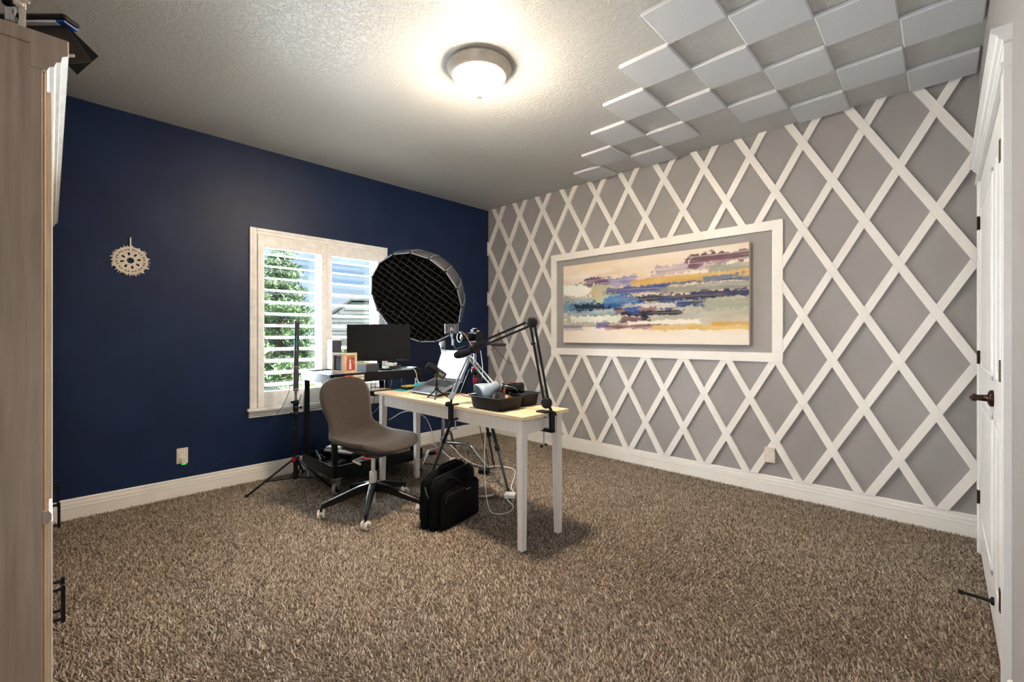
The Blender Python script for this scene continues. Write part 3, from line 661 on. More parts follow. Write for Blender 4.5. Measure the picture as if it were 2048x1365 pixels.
for x in (KX0 + .045, KX1 - .030):
    for y in (KY0 + .032, KY1 + .0):
        MB().rbox((x - .021, y - .015, tz0 + .006), (x + .021, y + .015, KZ - .012), .004, 1).build('post', 'black_metal', cart, world=True)
        cx_, cy_ = x + .012, y - .0; a = .5 if y < -.6 else 1.2
        cst = MB().lathe([(.0005, -.014), (.034, -.014), (.042, -.011), (.045, 0), (.042, .011), (.034, .014), (.0005, .014)], (cx_, cy_, .045), (math.sin(a), -math.cos(a), 0), 24).build('caster_wheel', 'grey_rubber', cart, world=True)
        axv = Vector((math.sin(a), -math.cos(a), 0)); fw = Vector((math.cos(a), math.sin(a), 0)); cv = Vector((cx_, cy_, 0))
        MB().lathe([(.0005, -.0165), (.030, -.0165), (.030, .0165), (.0005, .0165)], (cx_, cy_, .045), axv, 20).build('wheel_disc', 'matte_black', cst, world=True)
        fk = MB().box((cx_ - .03, cy_ - .03, .116), (cx_ + .03, cy_ + .03, .128))
        for q in (-.021, .021): fk.prism([(-.030, .112), (.026, .112), (.022, .085), (.008, .036), (-.008, .036), (-.024, .085)], cv + axv*(q - .0015), cv + axv*(q + .0015), fw, (0, 0, 1))
        fk.tube([cv + axv*-.026 + Vector((0, 0, .045)), cv + axv*.026 + Vector((0, 0, .045))], .006, 10).build('fork', 'zinc', cst, world=True)
# hanging tray under the top shelf
ht = MB().box((-2.02, -.80, .700), (-1.74, -.46, .704))
for y in (-.80, -.46): ht.tube([(-2.02, y, .702), (-2.02, y, .80), (-2.02, y, .835)], .003, 6).tube([(-1.74, y, .702), (-1.74, y, .80), (-1.74, y, .835)], .003, 6).tube([(-2.02, y, .77), (-1.74, y, .77)], .0025, 6)
for k in range(6): ht.tube([(-1.74, -.80 + .068*k, .702), (-1.74, -.80 + .068*k, .77)], .002, 5)
ht.build('wire_tray', 'black_metal', cart, world=True)
stk = MB().box((-2.195, KY0 - .0008, KZ - .050), (-2.105, KY0, KZ - .012)).build('sticker', 'cream_plastic', tp, world=True)
MB().box((-2.26, KY0 - .0009, KZ - .050), (-2.195, KY0, KZ - .012)).build('sticker_block', 'orange', tp, world=True)
text_mesh('MODEER.PL', .019, 'matte_black', tp, Matrix.Translation(Vector((-2.150, KY0 - .0012, KZ - .031)) - Vector(cart.location)) @ Matrix.Rotation(PI/2, 4, 'X'), 'sticker_lettering')

# --- hutch cabinets along the left wall
def hutch(y0, y1, label, ndoor, group):
    h = thing('hutch_cabinet', label, 'cabinet', ((XL - 3.81)/2, (y0+y1)/2, 0), 0, group)
    xf = -3.808; xb = XL + .005; zt = 1.835
    p = lambda mb, n_, m_, par=None: mb.build(n_, m_, par or h, world=True)
    body = p(MB().rbox((xb, y0, 0), (xf, y0 + .022, zt + .05), .002, 1).rbox((xb, y1 - .022, 0), (xf, y1, zt + .05), .002, 1).box((xb, y0 + .022, 0), (xb + .012, y1 - .022, zt)).box((xb, y0 + .02, zt - .02), (xf, y1 - .02, zt)).box((xb, y0 + .02, .06), (xf, y1 - .02, .08)).box((xb, y0 + .02, .72), (xf, y1 - .02, .745)), 'carcass', 'hutch_side')
    p(MB().rbox((xf - .075, y0 - .012, 0), (xf + .001, y0 + .001, zt + .05), .002, 1), 'corner_stile', 'hutch_side')
    p(MB().rbox((xb, y0 - .012, 0), (xb + .075, y0 + .001, zt + .05), .002, 1), 'corner_stile', 'hutch_side')
    p(MB().rbox((xb + .079, y0 - .011, 0), (xf - .079, y0 + .001, zt + .05), .002, 1), 'side_panel', 'hutch_side'); p(MB().box((xf - .0792, y0 - .006, 0), (xf - .0748, y0 + .001, zt + .05)), 'seam_shade_strip', 'seam_shade')  # dark strip painted in for the shaded seam beside the stile
    p(MB().rbox((xf, y0 + .001, 0), (xf + .006, y0 + .05, zt), .002, 1), 'face_stile', 'hutch_edge'); p(MB().rbox((xf, y1 - .05, 0), (xf + .006, y1 - .001, zt), .002, 1), 'face_stile', 'hutch_edge')
    # waist moulding, plinth, crown
    p(MB().prism([(0, 0), (.010, 0), (.016, .008), (.016, .022), (.011, .030), (0, .030)], (xf, y0 - .012, .728), (xf, y1, .728), (1, 0, 0), (0, 0, 1)), 'waist_moulding', 'hutch_side')
    cp = [(-.02, 0), (.008, 0), (.012, .010), (.020, .014), (.024, .026), (.032, .030), (.034, .044), (.044, .050), (.044, .062), (-.02, .062)]
    p(MB().prism(cp, (xf, y0 - .012, zt - .005), (xf, y1, zt - .005), (1, 0, 0), (0, 0, 1)), 'crown', 'hutch_white')
    p(MB().prism(cp, (xf, y0 - .0145, zt - .005), (xf, y0 - .0122, zt - .005), (1, 0, 0), (0, 0, 1)), 'crown_return', 'hutch_side')
    p(MB().rbox((xb, y0 - .016, zt + .05), (xf + .046, y1, zt + .083), .003, 1), 'top_board', 'hutch_side')
    w = (y1 - y0 - .10) / ndoor
    for k in range(ndoor):
        a = y0 + .05 + w*k; b = a + w
        for z0, z1 in ((.09, .715), (.77, zt - .03)):
            d = p(MB().rbox((xf, a + .003, z0), (xf + .014, b - .003, z1), .003, 1), 'door', 'hutch_white')
            fr = MB()
            for q0, q1 in (((a + .003, z0), (a + .06, z1)), ((b - .06, z0), (b - .003, z1)), ((a + .06, z0), (b - .06, z0 + .06)), ((a + .06, z1 - .06), (b - .06, z1))): fr.rbox((xf + .012, q0[0], q0[1]), (xf + .018, q1[0], q1[1]), .002, 1)
            p(fr, 'door_frame', 'hutch_white', d)
            if z0 < .5:
                hy_ = b - .035 if k % 2 == 0 else a + .035
                p(MB().tube([(xf + .018, hy_, .235), (xf + .043, hy_, .235)], .005, 6).tube([(xf + .018, hy_, .335), (xf + .043, hy_, .335)], .005, 6).rbox((xf + .038, hy_ - .007, .222), (xf + .049, hy_ + .007, .348), .002, 1), 'pull_handle', 'black_metal', d)
    return h
hutch(-2.497, -.80, 'tall weathered wood hutch with white front nearest the camera', 3, 'hutch cabinets')
hutch(-.780, -.14, 'narrow weathered wood hutch standing at the navy wall', 2, 'hutch cabinets')

# --- barn door light standing on top of the near hutch
RV0 = Vector((.69466, -.71934, 0)); FV0 = Vector((.71934, .69466, 0)); UV0 = Vector((0, 0, 1))
o0 = Vector((-3.768, -2.273, 2.091)); bm_ = basis(RV0, FV0, UV0, o0)
bl = thing('barn_door_light', 'black LED panel light with open barn doors on top of the hutch', 'stage light', (-3.86, -2.23, 1.918))
W4 = lambda mb, n_, m_: mb.build(n_, m_, bl, world=True)
W4(MB().rbox((-.30, 0, .0), (.0, .055, .018), .009, 2, bm_), 'panel_body', 'black_plastic')
W4(MB().rbox((-.29, .006, -.006), (-.030, .050, .001), .002, 1, bm_), 'diffuser', 'led_white')
W4(MB().rbox((-.030, .006, -.006), (-.006, .050, .001), .002, 1, bm_), 'corner_guard', 'blue_plastic')
def flap(pts, th=.0025):
    pts = [Vector(p) for p in pts]; n_ = (pts[1]-pts[0]).cross(pts[2]-pts[0]).normalized()*th; k = len(pts)
    return MB().add([*pts, *[p + n_ for p in pts]], [tuple(range(k)), tuple(range(2*k-1, k-1, -1))] + [(i, (i+1) % k, k+(i+1) % k, k+i) for i in range(k)])
W4(flap([(-3.854, -2.142, 2.098), (-3.768, -2.231, 2.102), (-3.715, -2.372, 1.950), (-3.762, -2.323, 1.942), (-3.834, -2.234, 1.994)]), 'barn_door', 'flap_black_lit')
W4(flap([(-3.767, -2.225, 2.104), (-3.692, -2.223, 2.039), (-3.739, -2.260, 1.948), (-3.773, -2.260, 1.982)]), 'barn_door', 'matte_black')
W4(MB().rbox((-.092, -.034, -.172), (-.074, -.028, .024), .002, 1, bm_), 'yoke', 'cream_plastic')
W4(MB().rbox((-.15, -.045, -.1725), (-.06, .012, -.166), .002, 1, bm_), 'yoke_foot', 'black_metal')
W4(MB().tube([bm_ @ Vector((-.083, -.036, .016)), bm_ @ Vector((-.066, -.044, .020)), bm_ @ Vector((-.050, -.044, .010))], [.004, .006, .003], 8).lathe([(.009, 0), (.009, .014), (.0005, .016)], bm_ @ Vector((-.083, -.034, .012)), -FV0, 12), 'wing_lever', 'cream_plastic')
W4(MB().lathe([(.010, 0), (.014, .004), (.014, .020), (.009, .024), (.0005, .026)], bm_ @ Vector((-.118, -.030, .012)), (-.3, -.4, .85), 16), 'clamp_knob', 'matte_black')
W4(MB().lathe([(.012, -.03), (.013, 0), (.010, .012)], bm_ @ Vector((-.118, -.028, .0)), (0, 0, 1), 16, True), 'socket', 'chrome')
W4(MB().rbox((-.012, -.0015, -.004), (.010, .0015, .004), .001, 1, basis(RV0, FV0, UV0, Vector((-3.756, -2.39, 1.938)))), 'latch_tab', 'cream_plastic')
# ================================================================== GEAR
RV = Vector((.69466, -.71934, 0)); FV = Vector((.71934, .69466, 0)); UV = Vector((0, 0, 1))
# --- light stand with tube light
ls = thing('light_stand', 'black tripod light stand holding a tube light beside the cart', 'light stand', (-2.448, -.40, 0))
B = lambda mb, n_, m_, par: mb.build(n_, m_, par, world=True)
px_, py_ = -2.448, -.40
B(MB().tube([(px_, py_, .055), (px_, py_, .46)], .017, 14), 'lower_tube', 'black_metal', ls)
B(MB().tube([(px_, py_, .40), (px_, py_, .60)], .0135, 14), 'middle_tube', 'black_metal', ls)
for z, a in ((.565, 2.4), (.612, -.4), (.655, 2.2)):
    col_ = B(MB().lathe([(.016, -.022), (.021, -.020), (.021, .020), (.016, .022)], (px_, py_, z), n=16), 'collar', 'black_plastic', ls)
    d = Vector((math.cos(a), math.sin(a), 0)); d = RV*math.cos(a) + UV*.15 + FV*-.2*math.sin(a)
    B(MB().tube([Vector((px_, py_, z)) + d*.018, Vector((px_, py_, z)) + d*.038], .005, 8).lathe([(.004, 0), (.012, .003), (.013, .012), (.0005, .014)], Vector((px_, py_, z)) + d*.034, d, 10), 'clamp_knob', 'black_plastic', col_)
B(MB().lathe([(.010, .66), (.012, .68), (.009, .70), (.009, .735), (.013, .738), (.013, .75), (.008, .753)], (px_, py_, 0), n=14), 'spigot', 'steel', ls)
hb = B(MB().lathe([(.017, .185), (.028, .19), (.028, .235), (.02, .24), (.017, .24)], (px_, py_, 0), n=16), 'leg_hub', 'black_plastic', ls)
B(MB().lathe([(.0005, 0), (.010, 0), (.010, .010), (.0005, .010)], Vector((px_, py_, .213)) - FV*.026 - RV*.006, -FV, 14).rbox((-.014, -.004, -.014), (.014, .004, .014), .002, 1, basis(RV, FV, UV, Vector((px_, py_, .213)) - FV*.028 - RV*.006)), 'hub_badge', 'red_plastic', hb)
for fx, fy in ((-2.798, -.413), (-2.287, -.699), (-2.275, -.100)):
    f = Vector((fx, fy, .008)); t = Vector((px_, py_, .21)); d = (f - t).normalized(); hd_ = Vector((d.x, d.y, 0)).normalized()
    lgo = B(MB().bar(t + hd_*.024, f, .018, .010, r=.003), 'leg', 'black_metal', ls)
    B(MB().rbox((-.012, -.007, -.006), (.012, .007, .014), .003, 1, Matrix.Translation(f)), 'rubber_foot', 'rubber', lgo)
    B(MB().bar(Vector((px_, py_, .066)) + hd_*.018, t + (f - t)*.62, .014, .007, r=.002), 'brace', 'black_metal', ls)
B(MB().lathe([(.018, .055), (.024, .06), (.024, .078), (.018, .082)], (px_, py_, 0), n=14), 'lower_hub', 'black_plastic', ls)
tl = thing('tube_light', 'dark grey tube light standing upright on the light stand', 'tube light', (px_, py_, .752))
tdir = (RV*.022 + UV).normalized(); tb_ = Vector((px_, py_, .752))
T_ = lambda h_: tb_ + tdir*h_
B(MB().lathe([(.0005, 0), (.021, 0), (.022, .004), (.022, .018), (.019, .02)], tb_, tdir, 18), 'end_cap', 'cap_grey', tl)
B(MB().lathe([(.0205, .02), (.0205, .185), (.019, .187)], tb_, tdir, 18), 'control_body', 'tube_grey', tl)
B(MB().lathe([(.0195, .187), (.0195, .194)], tb_, tdir, 18), 'collar_ring', 'cap_grey', tl)
B(MB().lathe([(.0185, .194), (.0185, .535)], tb_, tdir, 18), 'light_tube', 'tube_grey', tl)
B(MB().lathe([(.0185, .535), (.021, .537), (.021, .553), (.016, .557), (.0005, .557)], tb_, tdir, 18), 'end_cap', 'cap_grey', tl)
B(MB().rbox((-.003, -.001, -.05), (.003, .001, .05), .0008, 1, basis(RV, FV, UV, T_(.39) - FV*.0185 + RV*.006)), 'printed_mark', 'teal', tl)
B(MB().rbox((-.0025, -.001, -.012), (.0025, .001, .012), .0008, 1, basis(RV, FV, UV, T_(.325) - FV*.0185 + RV*.006)), 'printed_mark', 'grey_text', tl)
tag(rebase(MB().tube(smoothpath([T_(.045) - RV*.02, T_(.045) - RV*.045, (-2.50, -.40, .74), (-2.53, -.33, .62), (-2.60, -.22, .47), (-2.74, -.12, .33), (-2.92, -.07, .20), (-3.05, -.055, .155), (-3.09, -.05, .19), (-3.105, -.035, .228)], 6), .0022, 6).build('mains_cable', 'black_cable')), 'thin black cord from tube light to the navy wall outlet', 'cable')
tag(rebase(MB().tube(smoothpath([(-2.36, -.28, .70), (-2.385, -.27, .60), (-2.40, -.265, .45), (-2.385, -.27, .30), (-2.40, -.25, .10), (-2.42, -.20, .012), (-2.36, -.13, .008)], 6), .004, 6).build('mains_cable', 'black_cable')), 'black cord hanging down the rear left cart post', 'cable')

# --- softbox on a chrome stand
sbc = Vector((-1.522, -.678, 1.508)); view = (sbc - Vector((CAMX, CAMY, CAMZ))).normalized()
rr_ = view.cross(UV).normalized(); uu_ = rr_.cross(view).normalized(); th = math.radians(38)
sn = (-view*math.cos(th) + (-rr_*.72 - uu_*.70).normalized()*math.sin(th)).normalized()        # opening direction
la = (rr_*.70 - uu_*.72); la = (la - sn*la.dot(sn)).normalized(); lb = sn.cross(la)
sb = thing('softbox', 'large sixteen sided softbox with black fabric grid', 'softbox', (sbc.x, sbc.y, sbc.z))
R_ = .440; NSD = 16; Pp = lambda a, r, d: sbc + (la*math.cos(a) + lb*math.sin(a))*r + sn*d
rim = [(R_, 0.), (R_*1.005, -.045), (R_*.96, -.13), (R_*.84, -.25), (R_*.62, -.37), (R_*.38, -.45), (.085, -.49)]
for k in range(NSD):
    a0, a1 = 2*PI*k/NSD, 2*PI*(k+1)/NSD; mb = MB()
    for r, d in rim:
        for j in range(5):
            a = a0 + (a1-a0)*j/4; bul = 1 + .018*math.sin(PI*j/4)*(1 if d < -.02 else 0); mb.v.append(tuple(Pp(a, r*math.cos(PI/NSD)/math.cos(a - (a0+a1)/2)*bul, d)))
    for i in range(len(rim)-1): mb.f += [(i*5+j, i*5+j+1, (i+1)*5+j+1, (i+1)*5+j) for j in range(4)]
    mb.sm = [True]*len(mb.f); o = B(mb, 'shell_panel', 'softbox_shell', sb)
    sm_ = o.modifiers.new('thick', 'SOLIDIFY'); sm_.thickness = .002; sm_.offset = 0
    B(MB().tube([Pp(a0, r*1.004, d) for r, d in rim], .004, 6), 'rib', 'softbox_trim', sb)
    B(MB().tube([Pp(a0, R_*1.004, .002), Pp(a1, R_*1.004, .002)], .005, 6), 'rim_trim', 'softbox_trim', sb)
    B(MB().sphere(Pp(a0, R_*1.005, .002), .009, 8, 6), 'rod_tip', 'matte_black', sb)
B(MB().add([Pp(2*PI*k/NSD, R_*.93, -.115) for k in range(NSD)], [tuple(range(NSD))]), 'inner_diffuser', 'softbox_inner', sb)  # diffuser coloured near black to stand for the shade between grid strips
gd = .07; gsp = .0575
gphi = math.radians(12); ga = la*math.cos(gphi) + lb*math.sin(gphi); gb = sn.cross(ga)
for A, Bd in ((ga, gb), (gb, ga)):
    for k in range(-7, 8):
        o_ = k*gsp; half = math.sqrt(max(0, (R_*.985)**2 - o_*o_))
        if half < .06: continue
        mb = MB(); nseg = 9; rk = random.Random(k + (50 if A is ga else 0))
        for i in range(nseg):
            t = -half + 2*half*i/(nseg-1); wv = .0035*math.sin(i*1.7 + k) + rk.uniform(-.0015, .0015)
            e = 0 if i in (0, nseg-1) else wv
            mb.v += [tuple(sbc + A*t + Bd*(o_ + e) - sn*.008), tuple(sbc + A*t + Bd*(o_ + e*.3) - sn*(.008 + gd))]
        mb.f = [(2*i, 2*i+2, 2*i+3, 2*i+1) for i in range(nseg-1)]; mb.sm = [False]*len(mb.f)
        g = B(mb, 'grid_strip', 'softbox_grid', sb); sm_ = g.modifiers.new('thick', 'SOLIDIFY'); sm_.thickness = .0022; sm_.offset = 0
# LED fixture at the rear
B(MB().lathe([(.09, -.475), (.095, -.49), (.095, -.51), (.06, -.515), (.055, -.56), (.06, -.565), (.06, -.78), (.05, -.79), (.0005, -.792)], sbc, sn, 24), 'light_fixture', 'matte_black', sb)
B(MB().lathe([(.061, -.74), (.0625, -.743), (.0625, -.755), (.061, -.758)], sbc, sn, 24), 'fixture_ring', 'red_plastic', sb)
cs_ = thing('light_stand', 'chrome stand with bent tube legs carrying the softbox', 'light stand', (-1.245, -.715, 0))
qx, qy = -1.245, -.715; q0 = Vector((qx, qy, 0)); rear = sbc - sn*.57
B(MB().tube([(qx, qy, .12), (qx, qy, .86)], .0175, 16), 'lower_tube', 'chrome', cs_)
B(MB().tube([(qx, qy, .84), (qx, qy, 1.13)], .015, 14), 'upper_tube', 'chrome', cs_)
B(MB().lathe([(.018, -.03), (.026, -.027), (.026, .027), (.018, .03)], (qx, qy, .86), n=16), 'collar', 'steel', cs_)
B(MB().lathe([(.016, -.045), (.025, -.04), (.025, .045), (.016, .05)], (qx, qy, 1.10), n=16), 'top_collar', 'steel', cs_)
B(MB().tube([(qx, qy, 1.06), (rear.x, rear.y, 1.10)], .011, 12), 'grip_arm', 'chrome', cs_)
B(MB().tube([(rear.x, rear.y, 1.06), (rear.x, rear.y, rear.z - .055)], .011, 12).lathe([(.012, -.028), (.026, -.024), (.026, .024), (.012, .028)], (rear.x, rear.y, 1.10), (0, 0, 1), 14), 'riser', 'chrome', cs_)
B(MB().tube([Vector((qx, qy, .86)), Vector((qx, qy, .86)) + RV*.05], .005, 8), 'tee_handle', 'steel', cs_)
for d, z, rr2 in ((Vector((.30, -.954, 0)), .190, .49), (Vector((-.985, -.17, 0)), .150, .30), (Vector((.80, .60, 0)), .225, .45)):
    B(MB().tube(smoothpath([q0 + d*.02 + UV*z, q0 + d*(rr2*.50) + UV*(z + .004), q0 + d*(rr2*.64) + UV*(z - .01), q0 + d*(rr2*.76) + UV*(z*.62), q0 + d*rr2 + UV*.014], 5), .0125, 12), 'leg', 'chrome', cs_)
    B(MB().lathe([(.019, -.018), (.024, -.015), (.024, .015), (.019, .018)], q0 + UV*z, n=16).lathe([(.0145, 0), (.0145, .03)], q0 + UV*z + d*.02, d, 12), 'leg_collar', 'steel', cs_)
B(MB().tube([q0 + UV*.235, q0 + UV*.24 + RV*.035, q0 + UV*.20 + RV*.05], .003, 6).sphere(q0 + UV*.26 + RV*.02, .009), 'lock_lever', 'black_plastic', cs_)

# --- camera tripod
ct = thing('camera_tripod', 'black camera tripod with red accents behind the desk', 'tripod', (-1.335, -1.27, 0))
cr0 = Vector((-1.335, -1.27, .893))
for fx, fy in ((-1.372, -1.696), (-1.565, -.975), (-.975, -1.12)):
    f = Vector((fx, fy, .006)); d = f - cr0; h_ = Vector((d.x, d.y, 0)).normalized(); top = cr0 + h_*.045 + UV*-.01; L1 = top + (f-top)*.36; L2 = top + (f-top)*.66
    l1 = B(MB().tube(smoothpath([cr0 + h_*.02, cr0 + h_*.04 + UV*.006, top + (f-top)*.05], 4), .011, 8).tube([top + (f-top)*.04, L1], [.016, .0155], 12), 'leg', 'black_metal', ct)
    B(MB().tube([L1 - (f-top)*.03, L2], .0135, 12), 'leg_section', 'black_plastic', l1); B(MB().tube([L2 - (f-top)*.03, f], .0105, 12), 'leg_section', 'tube_grey', l1)
    for P_, r in ((L1, .021), (L2, .0175)):
        dd = (f-top).normalized(); sd2 = dd.cross(UV).normalized()
        B(MB().lathe([(r*.8, -.022), (r, -.018), (r, .018), (r*.8, .022)], P_, dd, 12).rbox((-.006, -.012, -.016), (.010, .012, .016), .003, 1, basis(h_, sd2, dd, P_ - h_*0 + sd2*r)), 'flip_lock', 'black_plastic', l1)
        B(MB().rbox((-.004, -.005, -.008), (.004, .005, .008), .001, 1, basis(h_, sd2, dd, P_ + sd2*(r + .013))), 'lock_plate', 'steel', l1)
    B(MB().sphere(f + UV*.006, .012, 10, 6), 'rubber_foot', 'rubber', l1)
B(MB().lathe([(.0005, -.035), (.03, -.033), (.034, -.02), (.034, .012), (.026, .02), (.0005, .022)], cr0, n=20), 'crown', 'black_plastic', ct)
B(MB().lathe([(.027, .018), (.028, .022), (.028, .030), (.024, .033)], cr0, n=20), 'crown_ring', 'red_plastic', ct)
B(MB().tube([cr0 + UV*-.22, cr0 + UV*-.03], .012, 12), 'centre_column_lower', 'tube_grey', ct)
B(MB().lathe([(.0135, -.10), (.017, -.095), (.017, -.06), (.0135, -.055)], cr0, n=14), 'column_lock', 'red_plastic', ct)
B(MB().tube([cr0 + UV*.03, cr0 + UV*.145], .0125, 12), 'centre_column', 'steel', ct)
hd0 = cr0 + UV*.145
B(MB().lathe([(.03, 0), (.034, .004), (.034, .02), (.026, .026), (.026, .05), (.0005, .052)], hd0, n=20).rbox((-.03, -.022, .03), (.03, .022, .085), .006, 2, basis(RV, FV, UV, hd0)), 'fluid_head', 'black_plastic', ct)
B(MB().rbox((-.032, -.005, -.006), (.032, .005, .006), .002, 1, basis(RV, FV, UV, hd0 + UV*.078 - FV*.028)), 'head_trim', 'red_plastic', ct)
B(MB().tube([hd0 + UV*.07 + RV*.03, hd0 + UV*.072 + RV*.10 - FV*.03, hd0 + UV*.073 + RV*.145 - FV*.06], .005, 8).tube([hd0 + UV*.073 + RV*.145 - FV*.06, hd0 + UV*.074 + RV*.255 - FV*.13], .0115, 12), 'pan_handle', 'rubber', ct)
# --- camera on the tripod
cmx = (-FV*.63 - RV*.77).normalized(); cmy = UV.cross(cmx).normalized()
cb = hd0 + UV*.088
vc = thing('video_camera', 'black camera with long lens mounted on the tripod', 'camera', tuple(cb))
body = B(MB().rbox((-.040, -.066, .0), (.030, .066, .092), .010, 2, basis(cmx, cmy, UV, cb)).rbox((-.022, -.028, .088), (.030, .028, .118), .010, 2, basis(cmx, cmy, UV, cb)).rbox((-.035, -.070, .005), (.045, -.046, .082), .010, 2, basis(cmx, cmy, UV, cb)), 'camera_body', 'black_plastic', vc)
lc_ = cb + UV*.046
B(MB().lathe([(.030, .03), (.034, .034), (.034, .060), (.037, .063), (.037, .100), (.035, .103), (.039, .108), (.0415, .135), (.0415, .150), (.037, .150), (.035, .144)], lc_, cmx, 28), 'lens_barrel', 'black_plastic', vc)
B(MB().lathe([(.0005, .141), (.020, .140), (.036, .136)], lc_, cmx, 28), 'front_element', 'glass_lens', vc)
B(MB().lathe([(.0365, .149), (.042, .149), (.042, .152), (.0365, .152)], lc_, cmx, 28), 'filter_ring', 'steel', vc)
B(MB().lathe([(.0372, .096), (.0376, .097), (.0376, .099), (.0372, .10)], lc_, cmx, 28), 'red_ring', 'red_plastic', vc)
B(MB().lathe([(.0005, .0), (.010, 0), (.010, .008), (.0005, .01)], cb + UV*.092 - cmy*.045, UV, 14).lathe([(.0005, .0), (.012, 0), (.012, .01), (.0005, .011)], cb + UV*.092 + cmy*.048, UV, 14), 'dial', 'chrome', body)
B(MB().rbox((-.012, -.014, .116), (.012, .014, .122), .001, 1, basis(cmx, cmy, UV, cb)), 'hot_shoe', 'chrome', body)
# small LED panel on an articulating bracket
lp = Vector((-1.542, -1.226, 1.241))
le = thing('led_panel', 'small LED panel light with printed chevron logo above the camera lens', 'light', tuple(lp - UV*.04))
Lb = basis(RV, FV, UV, lp)
lbody = B(MB().rbox((-.056, -.010, -.040), (.056, .010, .040), .005, 2, Lb), 'panel_body', 'tube_grey', le)
for s_ in (-1, 1): B(MB().tube([lp + RV*s_*.034 - FV*.011 + UV*(-.03 + .06*i/8) + RV*s_*(-.010*math.sin(PI*i/8)) for i in range(9)], .0028, 6), 'grip_curve', 'steel', lbody)
B(MB().rbox((-.058, -.011, -.041), (-.050, .011, .041), .002, 1, Lb), 'end_bumper', 'steel', lbody)
B(MB().bar(lp - FV*.0112 + RV*-.012 - UV*.018, lp - FV*.0112 + RV*-.001 + UV*.016, .006, .001, FV).bar(lp - FV*.0112 + RV*.012 - UV*.018, lp - FV*.0112 + RV*.004 + UV*.004, .006, .001, FV), 'logo', 'white_plastic', lbody)
B(MB().bar(lp - FV*.0114 + RV*.004 + UV*.004, lp - FV*.0114 + RV*.0005 + UV*.018, .006, .001, FV), 'logo_accent', 'red_plastic', lbody)
B(MB().lathe([(.010, 0), (.010, -.012), (.014, -.014), (.014, -.02), (.006, -.022)], lp - UV*.040, UV, 14).tube(smoothpath([lp - UV*.055, lp - UV*.075 + RV*.002, lp - UV*.085 + RV*.006], 3), .006, 8).rbox((-.010, -.007, -.030), (.010, .007, .022), .004, 1, basis(RV, FV, UV, lp - UV*.105 + RV*.008)).tube([lp - UV*.13 + RV*.012, lp - UV*.165 + RV*.030, cb + cmx*.0 - RV*.04 - UV*.012], .004, 8), 'bracket_arm', 'steel', le)
tag(rebase(MB().tube(smoothpath([lp + RV*.054 - UV*.022, lp + RV*.085 - UV*.028, lp + RV*.115 - UV*.06 - FV*.02, lp + RV*.145 - UV*.11 - FV*.02, lp + RV*.17 - UV*.17], 6), .0035, 7).build('usb_cable', 'grey_cable')), 'grey usb cable curving from the small LED panel', 'cable')
tag(rebase(MB().tube(smoothpath([(-1.30, -1.33, 1.125), (-1.26, -1.40, 1.10), (-1.23, -1.47, 1.03), (-1.20, -1.52, .97), (-1.17, -1.55, .95)], 6), .0022, 6).build('camera_cable', 'black_cable')), 'thin dark cable trailing off to the right of the camera', 'cable')
tag(rebase(MB().tube(smoothpath([(-1.30, -1.30, 1.06), (-1.275, -1.29, .98), (-1.262, -1.285, .90), (-1.265, -1.28, .82), (-1.25, -1.26, .70)], 6), .003, 6).build('camera_cable', 'white_cable')), 'white cable running down the tripod column', 'cable')

# --- black microphone boom arm clamped to the desk end
ba = thing('boom_arm', 'black two part microphone boom arm clamped to desk end', 'boom arm', (-1.800, DY0 - .006, DZ - .10))
bb = Vector((-1.806, -2.432, .797)); el = Vector((-1.843, -2.353, 1.262)); en = Vector((-1.930, -1.920, 1.106))
pv = ((el - bb).cross(en - el)).normalized()
B(MB().rbox((-1.855, DY0 - .012, DZ), (-1.795, DY0 + .062, DZ + .009), .003, 1).rbox((-1.815, DY0 - .028, DZ - .115), (-1.785, DY0 - .002, DZ + .009), .005, 2).rbox((-1.815, DY0 - .028, DZ - .115), (-1.785, DY0 + .060, DZ - .095), .005, 2), 'clamp_frame', 'black_metal', ba)
B(MB().tube([(-1.80, DY0 + .045, DZ - .205), (-1.80, DY0 + .045, DZ - .035)], .0042, 10).lathe([(.0005, 0), (.014, 0), (.014, .006), (.005, .008)], (-1.80, DY0 + .045, DZ - .030), (0, 0, -1), 14), 'clamp_screw', 'steel', ba)
B(MB().tube([(-1.83, DY0 + .038, DZ - .197), (-1.775, DY0 + .052, DZ - .200)], .0028, 8).sphere((-1.83, DY0 + .038, DZ - .197), .0085).sphere((-1.775, DY0 + .052, DZ - .200), .0085), 'screw_handle', 'black_plastic', ba)
B(MB().tube([(-1.80, DY0 - .015, DZ), (-1.803, DY0 + .0, DZ + .03), tuple(bb)], .009, 10).lathe([(.0005, -.012), (.012, -.012), (.012, .012), (.0005, .012)], (-1.778, DY0 - .012, DZ - .012), (1, 0, 0), 12), 'pivot_post', 'black_metal', ba)
for p_, n_ in ((bb, 'base_joint'), (el, 'elbow_joint')): B(MB().lathe([(.0005, -.016), (.026, -.016), (.031, -.012), (.031, .012), (.026, .016), (.0005, .016)], p_, pv, 26), n_, 'black_plastic', ba)
sideL = pv.cross((el-bb).normalized()).normalized(); sideU = pv.cross((en-el).normalized()).normalized()
for k in (-1, 1):
    B(MB().bar(bb + sideL*.014*k, el + sideL*.014*k, .012, .012, pv, r=.002), 'lower_rod', 'black_metal', ba)
    B(MB().bar(el + sideU*.014*k, en + sideU*.014*k, .012, .012, pv, r=.002), 'upper_rod', 'black_metal', ba)
B(MB().rbox((-.016, -.012, -.022), (.016, .012, .022), .005, 1, basis(sideU, pv, (en-el).normalized(), en)), 'end_joint', 'black_plastic', ba)
sp_ = [bb + (el-bb)*(.12 + .3*i/40) + (sideL*math.cos(i*1.6) + pv*math.sin(i*1.6))*.004 for i in range(41)]
B(MB().tube(sp_, .0012, 5), 'spring', 'steel', ba)
